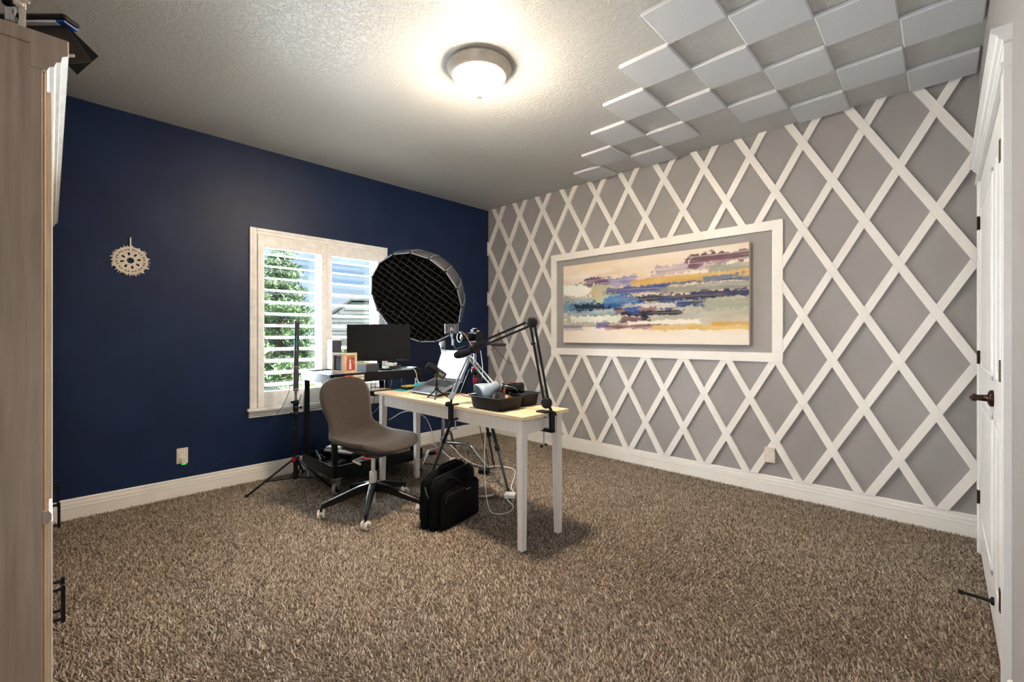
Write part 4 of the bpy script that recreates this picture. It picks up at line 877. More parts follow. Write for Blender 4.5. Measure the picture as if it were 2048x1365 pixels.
B(MB().rbox((-.012, -.008, -.008), (.012, .008, .008), .003, 1, basis(sideL, pv, (el-bb).normalized(), bb + (el-bb)*.74 + sideL*.016)), 'cable_clip', 'black_plastic', ba)
fm = thing('fuzzy_microphone', 'furry black windscreen microphone on the end of the boom arm', 'microphone', tuple(en - UV*.03))
m0 = en + (en-el).normalized()*.01 - UV*.018; md = (-RV*.95 - UV*.25 - FV*.1).normalized()
B(MB().lathe([(.010, -.02), (.016, 0), (.024, .02), (.027, .05), (.025, .085), (.016, .105), (.0005, .112)], m0, md, 20), 'windscreen', 'fur', fm)
fz = MB(); rf = random.Random(5); ax_ = md.cross(UV).normalized(); ay_ = md.cross(ax_)
for i in range(900):
    h_ = rf.uniform(.0, .11); r = .026*math.sqrt(max(.05, 1 - ((h_ - .052)/.062)**2)); a = rf.uniform(0, 2*PI); d = ax_*math.cos(a) + ay_*math.sin(a)
    p_ = m0 + md*h_ + d*r*.9; q_ = p_ + d*rf.uniform(.006, .016) - UV*rf.uniform(.0, .006) + md*rf.uniform(-.004, .010); w_ = md.cross(d)*.0012
    fz.add([p_ - w_, p_ + w_, q_], [(0, 1, 2)])
fo = fz.build('fur_strands', 'fur', fm, world=True, fix=False); fo['kind'] = 'stuff'
B(MB().tube([m0 - md*.02, m0 - md*.06], .008, 10), 'handle', 'black_plastic', fm)

# --- silver spring lamp clamped to the desk side
sl_ = thing('desk_lamp', 'silver grey spring arm lamp clamped to desk edge, head down in tray', 'desk lamp', (DX0, -1.848, DZ - .08))
s0 = Vector((-2.036, -1.848, .80)); s1 = Vector((-1.902, -1.862, 1.045)); s2 = Vector((-1.900, -2.098, .868))
sp = ((s1-s0).cross(s2-s1)).normalized(); e0 = sp.cross((s1-s0).normalized()).normalized(); e1 = sp.cross((s2-s1).normalized()).normalized()
B(MB().rbox((DX0 - .024, -1.866, DZ - .095), (DX0 - .002, -1.832, DZ + .012), .004, 2).rbox((DX0 - .024, -1.864, DZ), (DX0 + .045, -1.834, DZ + .008), .003, 1).rbox((DX0 - .024, -1.862, DZ - .095), (DX0 + .045, -1.836, DZ - .083), .003, 1), 'clamp_frame', 'black_plastic', sl_)
B(MB().tube([(DX0 + .022, -1.849, DZ - .155), (DX0 + .022, -1.849, DZ - .022)], .004, 8).tube([(DX0 - .018, -1.845, DZ - .158), (DX0 + .028, -1.85, DZ - .150)], .003, 8).sphere((DX0 + .028, -1.85, DZ - .150), .006), 'clamp_screw', 'steel', sl_)
B(MB().lathe([(.0005, -.02), (.014, -.02), (.016, -.014), (.016, .012), (.0005, .014)], (DX0 - .03, -1.849, DZ + .012), (1, .1, 0), 14).tube([(DX0 - .012, -1.849, DZ + .01), tuple(s0)], .0075, 10), 'swivel', 'black_plastic', sl_)
for k in (-1, 1):
    B(MB().bar(s0 + e0*.011*k, s1 + e0*.011*k, .009, .010, sp, r=.0015), 'lower_arm', 'silver_paint', sl_)
    B(MB().bar(s1 + e1*.011*k, s2 + e1*.011*k, .009, .010, sp, r=.0015), 'upper_arm', 'silver_paint', sl_)
B(MB().rbox((-.016, -.006, -.03), (.016, .006, .03), .005, 1, basis(e0, sp, (s1-s0).normalized(), s1 + UV*.012)).lathe([(.0005, -.012), (.009, -.012), (.009, .012), (.0005, .012)], s1, sp, 12), 'elbow_bracket', 'silver_paint', sl_)
B(MB().rbox((-.017, -.008, -.028), (.017, .008, .02), .005, 1, basis(e0, sp, (s1-s0).normalized(), s0 + (s1-s0)*.04)), 'base_bracket', 'silver_paint', sl_)
for a_, b_, s_ in ((s0, s1, e0), (s1, s2, e1)):
    B(MB().tube([a_ + (b_-a_)*(.08 + .36*i/60) + (s_*math.cos(i*1.7) + sp*math.sin(i*1.7))*.0042 for i in range(61)], .001, 5), 'spring', 'chrome', sl_)
hdn = (-RV*.80 - UV*.42 - FV*.35).normalized(); hp = s2 + UV*.004
B(MB().rbox((-.015, -.01, -.02), (.015, .01, .02), .004, 1, basis(e1, sp, (s2-s1).normalized(), s2)), 'head_bracket', 'silver_paint', sl_)
shp = MB().lathe([(.0005, -.030), (.022, -.028), (.030, -.02), (.031, .015), (.034, .02), (.045, .04), (.062, .075), (.072, .105), (.0705, .105), (.058, .073), (.040, .04), (.027, .02)], hp, hdn, 30)
B(shp, 'lamp_shade', 'lamp_grey', sl_)
B(MB().sphere(hp + hdn*.05, .026, 14, 10), 'bulb', 'white_plastic', sl_)
# ================================================================== SMALL THINGS
# --- monitor on the cart
mc = Vector((-1.877, -.662, KZ)); mo = thing('computer_monitor', 'black widescreen computer monitor switched off on the cart', 'monitor', tuple(mc))
mb_ = basis(RV, FV, UV, mc)
hs = B(MB().rbox((-.266, -.012, .075), (.266, .022, .385), .005, 2, mb_), 'housing', 'black_plastic', mo)
def mbox(a, b, m4, r=.0006): return MB().rbox(a, b, r, 1, m4)
B(mbox((-.253, -.0128, .100), (.253, -.0112, .374), mb_), 'screen', 'monitor_screen', hs)
for k in range(6): B(mbox((.155 + .014*k, -.0128, .083), (.162 + .014*k, -.0115, .086), mb_, .0003), 'button', 'steel', hs)
B(MB().rbox((-.02, .02, .0), (.02, .04, .26), .004, 1, mb_), 'stand_neck', 'black_metal', mo)
B(MB().rbox((-.11, -.05, .0012), (.11, .11, .014), .005, 2, mb_), 'stand_foot', 'black_metal', mo)
# --- speaker behind the monitor, left
spk = thing('speaker', 'dark slim speaker half hidden behind the monitor', 'speaker', (-2.150, -.42, KZ))
B(MB().rbox((-2.185, -.475, KZ + .0012), (-2.105, -.365, KZ + .255), .012, 2), 'cabinet', 'tube_grey', spk)
B(MB().lathe([(.0005, 0), (.012, .002), (.028, -.004), (.031, .002)], (-2.145, -.4755, KZ + .07), (0, -1, 0), 20), 'driver', 'matte_black', spk)
# --- hinged double photo frame
pf = thing('photo_frame', 'hinged cream wooden double photo frame on the cart', 'photo frame', (-2.262, -.818, KZ))
hin = Vector((-2.262, -.836, KZ + .0012))
for d, pm, lab in ((Vector((-.13, .99, 0)).normalized(), 'photo_dark', 'photo of people in a dark room'), (Vector((.955, .30, 0)).normalized(), 'photo_warm', 'photo of people in red on warm ground')):
    nrm_ = d.cross(UV).normalized();
    if nrm_.dot(Vector((CAMX, CAMY, 0)) - hin) < 0: nrm_ = -nrm_
    W_, Hh = (.150, .155) if pm == 'photo_dark' else (.128, .155); m4 = basis(d, -nrm_, UV, hin)
    lf = MB()
    for a, b in (((0, -.006, 0), (W_, .006, .022)), ((0, -.006, Hh - .020), (W_, .006, Hh)), ((0, -.006, .022), (.024, .006, Hh - .020)), ((W_ - .022, -.006, .022), (W_, .006, Hh - .020))): lf.rbox(a, b, .002, 1, m4)
    lf = B(lf, 'frame_leaf', 'frame_wood', pf)
    B(mbox((.022, -.001, .020), (W_ - .020, .004, Hh - .018), m4), 'photo', pm, lf).__setitem__('label', lab)
    rq = random.Random(len(pm)); fg = MB(); cols = ('label_red', 'paper') if pm == 'photo_warm' else ('screen_text', 'bag_trim')
    for k in range(3):                                # printed figures
        x0 = .040 + .022*k; hh = rq.uniform(.045, .07)
        f_ = MB(); f_.add([m4 @ Vector((x0 - .010, -.0016, .03)), m4 @ Vector((x0 + .010, -.0016, .03)), m4 @ Vector((x0 + .008, -.0016, .03 + hh)), m4 @ Vector((x0 - .008, -.0016, .03 + hh))], [(0, 1, 2, 3)])
        f_.add([m4 @ Vector((x0 + .007*math.cos(t), -.0016, .042 + hh + .009*math.sin(t))) for t in [2*PI*i/10 for i in range(10)]], [tuple(range(10))])
        f_.build('printed_figure', cols[k % 2], lf, world=True)
# --- wood topped dark box
bx_ = thing('wood_top_box', 'small dark box with brown wooden top on the cart', 'box', (-2.035, -.745, KZ), math.radians(8))
MB().rbox((-.066, -.095, .0012), (.052, .095, .062), .002, 1).build('body', 'tube_grey', bx_)
MB().rbox((-.067, -.096, .062), (.053, .096, .068), .0015, 1).build('lid', 'box_wood', bx_)
MB().rbox((-.004, -.0968, .012), (.004, -.095, .018), .0005, 1).build('port', 'steel', bx_)
# --- tablet, paper, cable coils, hub
tb2 = thing('tablet', 'thin black tablet lying on the left rear of the cart top', 'tablet', (-2.235, -.36, KZ), .15)
MB().rbox((-.085, -.045, .001), (.085, .045, .010), .004, 2).build('tablet_body', 'black_plastic', tb2); MB().rbox((-.078, -.039, .0098), (.078, .039, .0108), .0004, 1).build('tablet_screen', 'black_gloss', tb2)
cp_ = []
for j in range(7):
    t = j/6; cp_.append((.02*math.sin(t*2.6), t*.055))
pp_ = MB()
for j, (dx_, dz_) in enumerate(cp_): pp_.v += [(-2.155 + dx_, -.62, KZ + .002 + dz_), (-2.125 + dx_, -.46, KZ + .002 + dz_*1.15)]
pp_.f = [(2*j, 2*j+1, 2*j+3, 2*j+2) for j in range(6)]; pp_.sm = [True]*6
o = pp_.build('curled_paper', 'paper'); md_ = o.modifiers.new('t', 'SOLIDIFY'); md_.thickness = .001; tag(rebase(o), 'curled white paper standing behind the photo frame', 'paper')
def coil(name, c, r, turns, mat, label, seed, tail=()):
    rq = random.Random(seed); pts = []
    for i in range(turns*14):
        a = 2*PI*i/14; rr = r*(1 + .18*math.sin(a*.37 + seed)); pts.append((c[0] + rr*math.cos(a)*(1 + .1*math.sin(i*.11)), c[1] + rr*math.sin(a)*.75, c[2] + .006 + .010*(i/14)/1 * .6 + .008*abs(math.sin(a*.5 + i*.07))))
    pts += [c_ for c_ in tail]
    return tag(rebase(MB().tube(smoothpath(pts, 2), .003, 6).build(name, mat)), label, 'cable')
coil('cable_coil', (-1.800, -.792, KZ), .052, 5, 'black_cable', 'tangled black cable coil in front of the monitor', 1)
coil('cable_coil', (-1.830, -.790, KZ + .03), .046, 4, 'white_cable', 'tangled white cable coil in front of the monitor', 2, ((-1.78, -.80, KZ + .01), (-1.70, -.82, KZ + .012), (-1.655, -.845, KZ + .01), (-1.640, -.866, KZ - .03), (-1.64, -.885, KZ - .09), (-1.62, -.93, KZ - .125), (-1.56, -1.0, KZ - .13)))
hbv = thing('usb_hub', 'slim silver blue hub on the right of the cart top', 'hub', (-1.70, -.72, KZ), .1)
MB().rbox((-.075, -.022, .001), (.06, .022, .016), .004, 2).build('hub_body', 'silver_paint', hbv)
for k in range(3): MB().rbox((-.05 + .035*k, -.0228, .004), (-.035 + .035*k, -.021, .010), .0005, 1).build('port', 'matte_black', hbv)
drv = thing('hard_drive', 'small black drive at the right front of the cart top', 'hard drive', (-1.612, -.775, KZ), -.1)
MB().rbox((-.036, -.055, .001), (.036, .055, .017), .004, 2).build('drive_body', 'black_plastic', drv); MB().rbox((-.034, -.053, .0168), (.010, .053, .0182), .0005, 1).build('drive_label', 'paper', drv)
# --- pad controller and cup on the hanging tray
kb_ = thing('pad_controller', 'black pad controller with tan pads on hanging wire tray', 'controller', (-1.90, -.68, .704), .04)
MB().rbox((-.115, -.065, 0), (.115, .075, .030), .006, 2).build('controller_body', 'black_plastic', kb_)
for i in range(8):
    for j in range(2): MB().rbox((-.106 + .0267*i, -.054 + .056*j, .029), (-.083 + .0267*i, -.006 + .056*j, .034), .002, 1).build('pad', 'pad_tan', kb_)
cu_ = thing('pen_cup', 'dark metal cup standing on the hanging tray', 'cup', (-1.768, -.52, .704))
MB().lathe([(.0005, .0), (.020, 0), (.022, .004), (.0245, .085), (.0225, .085), (.0205, .006), (.0005, .005)], n=24).build('cup_wall', 'black_metal', cu_)
for k in range(3): MB().tube([(.004*k - .004, .004, .01), (.016*math.cos(k*2.1), .016*math.sin(k*2.1), .118)], .003, 6).build('pen', ('white_plastic', 'black_plastic', 'blue_plastic')[k], cu_)
# --- gear in the bottom tray
zt_ = tz0 + .006
def gearcase(x, y, rz, s, label, mat):
    g = thing('gear_pouch', label, 'pouch', (x, y, zt_), rz)
    MB().rbox((-.085*s, -.05*s, 0), (.085*s, .05*s, .045*s), .012, 2).build('pouch_body', mat, g); MB().rbox((-.086*s, -.051*s, .028*s), (.086*s, .051*s, .034*s), .002, 1).build('zip', 'bag_trim', g)
    MB().tube(smoothpath([(-.04*s, 0, .044*s), (-.03*s, 0, .062*s), (.03*s, 0, .062*s), (.04*s, 0, .044*s)], 5), .005, 6).build('handle', 'rubber', g); return g
gearcase(-2.20, -.56, .5, .95, 'black zip pouch at left in the bottom tray', 'black_plastic'); gearcase(-2.02, -.66, -.3, .9, 'grey zip pouch in the middle of the bottom tray', 'tube_grey'); gearcase(-1.78, -.48, .1, 1.05, 'black zip pouch at rear right of the bottom tray', 'black_plastic')
cl = thing('stand_clamp', 'black metal stand clamp lying in the bottom tray', 'clamp', (-2.265, -.40, zt_), 1.3)
MB().tube([(-.10, 0, .055), (.10, .01, .085)], .009, 10).build('clamp_rod', 'steel', cl); MB().rbox((-.03, -.025, 0), (.03, .025, .075), .008, 2).build('clamp_block', 'black_metal', cl); MB().lathe([(.006, 0), (.018, .004), (.018, .02), (.0005, .022)], (0, -.025, .04), (0, -1, 0), 14).build('clamp_knob', 'black_plastic', cl)
bs = thing('paper_stack', 'stack of white papers leaning out of the bottom tray', 'papers', (-2.06, -.44, zt_ + .0825), .4)
for k in range(4): MB().rbox((-.10 + .004*k, -.14, .012*k), (.10 + .004*k, .14 - .006*k, .010 + .012*k), .001, 1, Matrix.Rotation(.06*k, 4, 'Z')).build('sheet_bundle', 'paper' if k % 2 else 'silver_paint', bs)
bsb = thing('storage_case', 'low black storage case under the papers in the tray', 'case', (-2.015, -.44, zt_), .4)
MB().rbox((-.09, -.10, 0), (.09, .10, .082), .010, 2).build('case_shell', 'black_plastic', bsb); MB().rbox((-.092, -.102, .052), (.092, .102, .058), .002, 1).build('lid_seam', 'bag_trim', bsb)
jr = thing('tape_roll', 'white tape roll in the front corner of the bottom tray', 'tape', (-2.235, -.735, zt_))
MB().lathe([(.024, .0), (.042, 0), (.042, .024), (.024, .024), (.024, 0)], n=24).build('tape_ring', 'white_plastic', jr); MB().lathe([(.0235, .001), (.0215, .001), (.0215, .0235), (.0235, .0235)], n=24).build('tape_core', 'box_wood', jr)
rt = thing('cable_spool', 'dark spool with red band in the bottom tray', 'spool', (-2.03, -.77, zt_))
MB().lathe([(.0005, 0), (.045, 0), (.045, .008), (.036, .01), (.036, .062), (.045, .064), (.045, .072), (.0005, .072)], n=24).build('spool_body', 'matte_black', rt); MB().lathe([(.0455, .074), (.047, .078), (.044, .082), (.0405, .078), (.0455, .074)], n=24).build('spool_band', 'red_plastic', rt)
wx = thing('cardboard_box', 'open pale carton at the right end of the bottom tray', 'carton', (-1.68, -.62, zt_), .05)
for a, b in (((-.075, -.10, 0), (.075, .10, .003)), ((-.075, -.10, 0), (-.072, .10, .10)), ((.072, -.10, 0), (.075, .10, .10)), ((-.075, -.10, 0), (.075, -.097, .10)), ((-.075, .097, 0), (.075, .10, .10))): MB().box(a, b).build('carton_wall', 'frame_wood', wx)
MB().box((-.075, -.003, 0), (.075, .0, .09)).build('carton_flap', 'frame_wood', wx, world=False).matrix_local = Matrix.Translation((0, -.10, .10)) @ Matrix.Rotation(-1.1, 4, 'X')

# --- laptop on a riser
lt = thing('laptop', 'silver laptop open on a low riser, document on screen', 'laptop', (-1.77, -1.29, DZ))
f0 = Vector((-1.882, -1.482, .765)); f1 = Vector((-1.876, -1.118, .765)); b0 = Vector((-1.645, -1.470, .848))
ex = (f1 - f0).normalized(); ey = (b0 - f0); ey = (ey - ex*ey.dot(ex)).normalized(); ez = ey.cross(ex)
if ez.z < 0: ez = -ez
Lm = basis(ex, ey, ez, f0); LW_, LD_ = .364, .248
base = B(MB().rbox((0, 0, -.012), (LW_, LD_, 0), .004, 2, Lm), 'base', 'laptop_alu', lt)
B(MB().rbox((.035, .118, -.0002), (LW_ - .035, .228, .0004), .0003, 1, Lm), 'keyboard_well', 'matte_black', base)
kmesh = None; ltl = Matrix.Translation(-Vector(lt.location)) @ Lm
for r in range(5):
    for k in range(13):
        if kmesh is None: o = MB().rbox((0, 0, 0), (.0185, .0172, .0012), .0005, 1).build('key', 'key_black', base); kmesh = o.data
        else: o = bpy.data.objects.new('key', kmesh); C.objects.link(o); o.parent = base
        o.matrix_local = ltl @ Matrix.Translation((.039 + .0222*k, .122 + .0212*r, .0004))
B(MB().rbox((.115, .012, -.0002), (.250, .100, .0005), .0003, 1, Lm), 'trackpad', 'silver_paint', base)
h0 = f0 + ey*LD_ + ez*.002; lean = Vector((.085, .012, .205)).normalized(); sz = lean; sy = ex.cross(sz).normalized()
if sy.x > 0: sy = -sy
Sm = basis(ex, -sy, sz, h0)
lid = B(MB().rbox((0, -.001, .004), (LW_, .005, .238), .003, 2, Sm), 'lid', 'laptop_alu', lt)
B(mbox((.004, -.0016, .008), (LW_ - .004, -.0006, .234), Sm, .0003), 'bezel', 'black_gloss', lid)
B(mbox((.009, -.0022, .014), (LW_ - .009, -.0014, .226), Sm, .0003), 'display', 'screen_doc', lid)
for k in range(9): B(mbox((.195 + (.01 if k % 3 == 0 else 0), -.0026, .040 + .019*k), (.330 - .012*(k % 4), -.0021, .043 + .019*k), Sm, .0001), 'text_line', 'screen_text', lid)
B(MB().tube([h0 + ex*.04, h0 + ex*(LW_ - .04)], .005, 8), 'hinge', 'black_plastic', lt)
rz_ = thing('laptop_riser', 'black folding riser under the laptop', 'laptop stand', (-1.77, -1.29, DZ))
for q in (.045, LW_ - .045):
    a = f0 + ex*q; B(MB().bar((a.x + .012, a.y, DZ + .005), (a.x + .212, a.y, DZ + .005), .016, .008, r=.002), 'foot_bar', 'black_plastic', rz_)
    B(MB().bar(a + ey*.015 - ez*.0165, a + ey*.235 - ez*.0165, .016, .006, ez, r=.002), 'support_bar', 'black_plastic', rz_)
    B(MB().bar((a.x + .200, a.y, DZ + .006), tuple(a + ey*.205 - ez*.018), .014, .006, r=.002), 'rear_strut', 'black_plastic', rz_)
B(MB().bar(f0 + ex*.045 - ez*.0165 + ey*.018, f0 + ex*(LW_ - .045) - ez*.0165 + ey*.018, .012, .006, ez, r=.002), 'front_lip', 'black_plastic', rz_)

# --- podcast microphone on a mini tripod
mp0 = Vector((-1.990, -1.513, .985)); mp1 = Vector((-1.877, -1.570, .896)); mdv = (mp1 - mp0).normalized(); mln = (mp1-mp0).length
pm_ = thing('podcast_microphone', 'dark podcast microphone on a small black tabletop tripod', 'microphone', (-1.925, -1.545, DZ))
B(MB().lathe([(.0005, 0), (.018, .001), (.027, .006), (.029, .018), (.029, mln*.52)], mp0, mdv, 26), 'foam_grille', 'fur', pm_)
mbd = B(MB().lathe([(.029, mln*.52), (.0275, mln*.54), (.0275, mln*.93), (.024, mln*.99), (.0005, mln)], mp0, mdv, 26), 'microphone_body', 'bag_trim', pm_)
toc = (Vector((CAMX, CAMY, CAMZ)) - mp1).normalized(); zc = (toc - mdv*toc.dot(mdv)).normalized(); yc = zc.cross(mdv)
text_mesh('MV7', .020, 'grey_text', mbd, Matrix.Translation(-Vector(pm_.location)) @ basis(mdv, yc, zc, mp0 + mdv*mln*.76 + zc*.0275), 'logo')
yk = mp0 + mdv*mln*.5; pb = Vector((-1.922, -1.532, .815))
B(MB().tube(smoothpath([yk + zc*.034, yk - UV*.035 + zc*.03, pb + UV*.055], 5), .006, 8).tube(smoothpath([yk - zc*.034, yk - UV*.035 - zc*.03, pb + UV*.055], 5), .006, 8).tube([yk + zc*.028, yk + zc*.038], .010, 12), 'yoke', 'black_metal', pm_)
B(MB().tube([pb + UV*.060, pb], .0085, 12).lathe([(.010, -.010), (.015, -.008), (.015, .008), (.010, .010)], pb, UV, 14).lathe([(.009, -.006), (.013, -.004), (.013, .004), (.009, .006)], pb + UV*.03, UV, 14), 'stem', 'black_plastic', pm_)
for fx, fy in ((-1.968, -1.580), (-1.930, -1.445), (-1.845, -1.565)): B(MB().tube([pb - UV*.004, (fx, fy, DZ + .006)], [.0065, .005], 8).sphere((fx, fy, DZ + .006), .006, 8, 6), 'tripod_leg', 'black_plastic', pm_)
tag(rebase(MB().tube(smoothpath([mp1 - UV*.004, mp1 + mdv*.03 - UV*.02, (-1.83, -1.60, .84), (-1.79, -1.63, .775), (-1.74, -1.70, .752), (-1.72, -1.80, .749), (-1.76, -1.93, .749)], 6), .003, 6).build('microphone_cable', 'black_cable')), 'black cable from the podcast microphone across the desk', 'cable')
# --- items at the far end of the desk
nb = thing('notebook', 'thin teal notebook at the far end of the desk', 'notebook', (-1.815, -.945, DZ), .05)
MB().rbox((-.060, -.070, 0), (.070, .070, .004), .0015, 1).build('cover', 'teal', nb); MB().box((-.055, -.066, .0008), (.0712, .066, .0032)).build('pages', 'paper', nb)
spg = thing('foam_block', 'yellow topped black foam block on the teal notebook', 'foam block', (-1.755, -.930, DZ + .004), .2)
MB().rbox((-.055, -.035, 0), (.055, .035, .018), .004, 2).build('lower_layer', 'matte_black', spg); MB().rbox((-.053, -.034, .018), (.055, .036, .030), .004, 2).build('upper_layer', 'yellow_foam', spg)
tbx = MB(); q4 = [(-.055, -.04), (.055, -.045), (.05, .04), (-.05, .038)]; tops = [(-.035, -.028), (.045, -.035), (.045, .03), (-.04, .03)]
tbx.add([(x, y, 0) for x, y in q4] + [(x*1.05, y*1.05, .03) for x, y in q4] + [(x, y, .055) for x, y in tops], [(3, 2, 1, 0), (0, 1, 5, 4), (1, 2, 6, 5), (2, 3, 7, 6), (3, 0, 4, 7), (4, 5, 9, 8), (5, 6, 10, 9), (6, 7, 11, 10), (7, 4, 8, 11), (8, 9, 10, 11)])
tp_ = thing('cloth_pouch', 'bright teal soft pouch behind the laptop', 'pouch', (-1.675, -.955, DZ + .0005), .3); o = tbx.build('pouch_body', 'teal_bright', tp_); ss = o.modifiers.new('s', 'SUBSURF'); ss.levels = 2; ss.render_levels = 2
MB().tube([(-.035, -.026, .054), (.045, -.033, .054)], .002, 6).build('drawstring', 'white_cable', tp_)
# --- two black tubs
def tub(x0, x1, y0, y1, label):
    t = thing('storage_tub', label, 'tub', ((x0+x1)/2, (y0+y1)/2, DZ), 0, 'black tubs on the desk'); w, d = (x1-x0)/2, (y1-y0)/2
    def ring(w_, d_, r, z, n_=5):
        out = []
        for cx_, cy_, a0 in ((w_-r, d_-r, 0), (-(w_-r), d_-r, PI/2), (-(w_-r), -(d_-r), PI), (w_-r, -(d_-r), 3*PI/2)):
            for k in range(n_): a = a0 + PI/2*k/(n_-1); out.append((cx_ + r*math.cos(a), cy_ + r*math.sin(a), z))
        return out
    rows = [ring(w-.030, d-.030, .02, 0), ring(w-.020, d-.020, .024, .003), ring(w-.014, d-.014, .026, .014), ring(w-.006, d-.006, .028, .070), ring(w-.002, d-.002, .030, .0715), ring(w, d, .030, .076), ring(w-.003, d-.003, .029, .079), ring(w-.010, d-.010, .027, .077), ring(w-.018, d-.018, .024, .012), ring(w-.034, d-.034, .016, .005)]
    m_ = MB(); n_ = 20
    for r in rows: m_.v += r
    for i in range(len(rows)-1): m_.f += [(i*n_+k, i*n_+(k+1) % n_, (i+1)*n_+(k+1) % n_, (i+1)*n_+k) for k in range(n_)]
    m_.sm = [True]*len(m_.f); m_.f += [tuple(range(n_)), tuple(range((len(rows)-1)*n_, len(rows)*n_))]; m_.sm += [False]*2
    m_.build('tub_wall', 'black_plastic', t)
    lipp = [Vector(p)*1.0 for p in ring(w + .003, d + .003, .031, .0755)]; lipp.append(lipp[0]); MB().tube(lipp, .0026, 6, False).build('rim_bead', 'rubber', t)
    return t
tub(-2.022, -1.800, -2.262, -1.985, 'black plastic tub at the desk front holding the lamp head')
tub(-1.792, -1.612, -2.232, -1.955, 'black plastic tub behind the first, nearer the lattice wall')
gc = thing('camcorder', 'black camcorder lying across the rims of the tubs', 'camcorder', (-1.815, -2.155, .826), math.radians(-32))
gb_ = MB().lathe([(.0005, -.062), (.024, -.060), (.033, -.05), (.034, .03), (.031, .045), (.033, .05), (.034, .075), (.030, .079), (.024, .077)], (0, 0, .035), (1, 0, 0), 24).rbox((-.058, -.031, .012), (.036, .031, .062), .010, 2).build('camcorder_body', 'black_gloss', gc)
MB().lathe([(.0005, .072), (.026, .074)], (0, 0, .035), (1, 0, 0), 20).build('lens_glass', 'glass_lens', gc)
MB().tube(smoothpath([(-.05, -.032, .055), (-.02, -.046, .05), (.01, -.046, .04), (.035, -.034, .02)], 5), .0035, 6).build('hand_strap', 'steel', gc)
MB().rbox((-.045, -.018, .062), (-.005, .018, .068), .002, 1).build('top_controls', 'copper', gc); MB().rbox((.005, -.014, .066), (.03, .014, .071), .002, 1).build('shoe_mount', 'copper', gc)
obx = thing('battery_box', 'orange and black battery box leaning in the front tub', 'box', (-1.868, -2.165, DZ + .006), math.radians(-25))
Mo = Matrix.Rotation(.42, 4, 'Y'); MB().rbox((-.024, -.028, .012), (.022, .028, .092), .003, 1, Mo).build('box_body', 'black_plastic', obx); MB().rbox((-.0245, -.0285, .046), (.0225, .0285, .074), .003, 1, Mo).build('orange_band', 'amber', obx)
wf_ = thing('wooden_clip', 'copper brown wooden clip standing in the front tub', 'clip', (-1.915, -2.185, DZ + .006), .3)
MB().bar((0, 0, .004), (.028, .0, .122), .010, .010, r=.002).build('clip_arm', 'copper', wf_); MB().bar((.012, .004, .004), (.012, .004, .11), .008, .008, r=.002).build('clip_arm', 'copper', wf_); MB().lathe([(.004, -.010), (.008, -.006), (.008, .006), (.004, .010)], (.018, .002, .062), (0, 1, 0), 12).build('spring', 'chrome', wf_)
cdp = thing('business_card', 'small white card lying on the desk near the front tub', 'card', (-1.905, -1.925, DZ), .5); MB().rbox((-.04, -.025, 0), (.04, .025, .0008), .0003, 1).build('card_face', 'paper', cdp); MB().box((.0, -.015, .0008), (.03, .0, .0011)).build('card_print', 'orange', cdp)

# --- laptop bag on the floor
bgd = Vector((.983, .186, 0)); bgn = Vector((-.186, .983, 0))     # length, depth (away from the camera)
bg_ = thing('laptop_bag', 'black soft laptop bag standing on the carpet under the desk', 'bag', (-2.0, -1.797, 0), math.atan2(bgd.y, bgd.x))
def slab(u0, u1, v0, v1, z1, r, sag, mat, name, par, z0=0., rise=0.):
    m_ = MB(); nu, nz = 11, 8
    for side in (0, 1):
        for i in range(nu):
            for j in range(nz):
                s_ = i/(nu-1); t = j/(nz-1); ex_ = 1 - abs(2*s_ - 1)**5*.5; zz = z0 + (z1 + rise*s_ - z0)*t; cr2 = max(0, (t - .86)/.14)
                uu = u0 + (u1-u0)*s_; pinch = r*cr2*cr2*.9; bul = sag*math.sin(PI*s_)*math.sin(PI*min(1, t*1.05))
                if s_ in (0, 1): uu += pinch*(1 if s_ == 0 else -1)
                zz -= .012*cr2*(abs(2*s_-1)**6)
                vv = (v0 + pinch*.6 - bul) if side == 0 else (v1 - pinch*.6 + bul)
                e_ = abs(2*s_-1)**8*r*.5; vv += e_ if side == 0 else -e_
                m_.v.append((uu, vv, zz))
    q = nu*nz
    for i in range(nu-1):
        for j in range(nz-1): a = i*nz+j; m_.f += [(a, a+nz, a+nz+1, a+1), (q+a, q+a+1, q+a+nz+1, q+a+nz)]
    for j in range(nz-1): m_.f += [(j, j+1, q+j+1, q+j), ((nu-1)*nz+j, q+(nu-1)*nz+j, q+(nu-1)*nz+j+1, (nu-1)*nz+j+1)]
    for i in range(nu-1): m_.f += [(i*nz, q+i*nz, q+(i+1)*nz, (i+1)*nz), (i*nz+nz-1, (i+1)*nz+nz-1, q+(i+1)*nz+nz-1, q+i*nz+nz-1)]
    m_.sm = [True]*len(m_.f); return m_.build(name, mat, par)
main = slab(-.205, .20, .02, .085, .325, .03, .010, 'bag_nylon', 'rear_compartment', bg_, 0, .02)
mid = slab(-.20, .20, -.045, .018, .300, .03, .008, 'bag_nylon', 'middle_compartment', bg_, 0, .03)
frt = slab(-.175, .195, -.085, -.047, .225, .025, .008, 'bag_nylon', 'front_pocket', bg_, .006, .03)
for (v, z, u0, u1) in ((.052, .330, -.16, .17), (-.014, .310, -.16, .17)): MB().tube(smoothpath([(u0 - .035, v, z - .05), (u0 - .01, v, z - .004), (u0 + .05, v, z + .004), (0, v, z + .010), (u1 - .04, v, z + .016), (u1 + .02, v, z + .008), (u1 + .035, v, z - .04)], 5), .0026, 6).build('zipper', 'bag_trim', main if v > 0 else mid)
MB().tube(smoothpath([(-.150, -.090, .17), (-.148, -.094, .205), (-.10, -.095, .212), (.02, -.098, .218)], 5), .0020, 6).build('zipper', 'bag_trim', frt)
MB().rbox((.03, -.0985, .200), (.075, -.0955, .206), .001, 1).build('badge', 'chrome', frt)
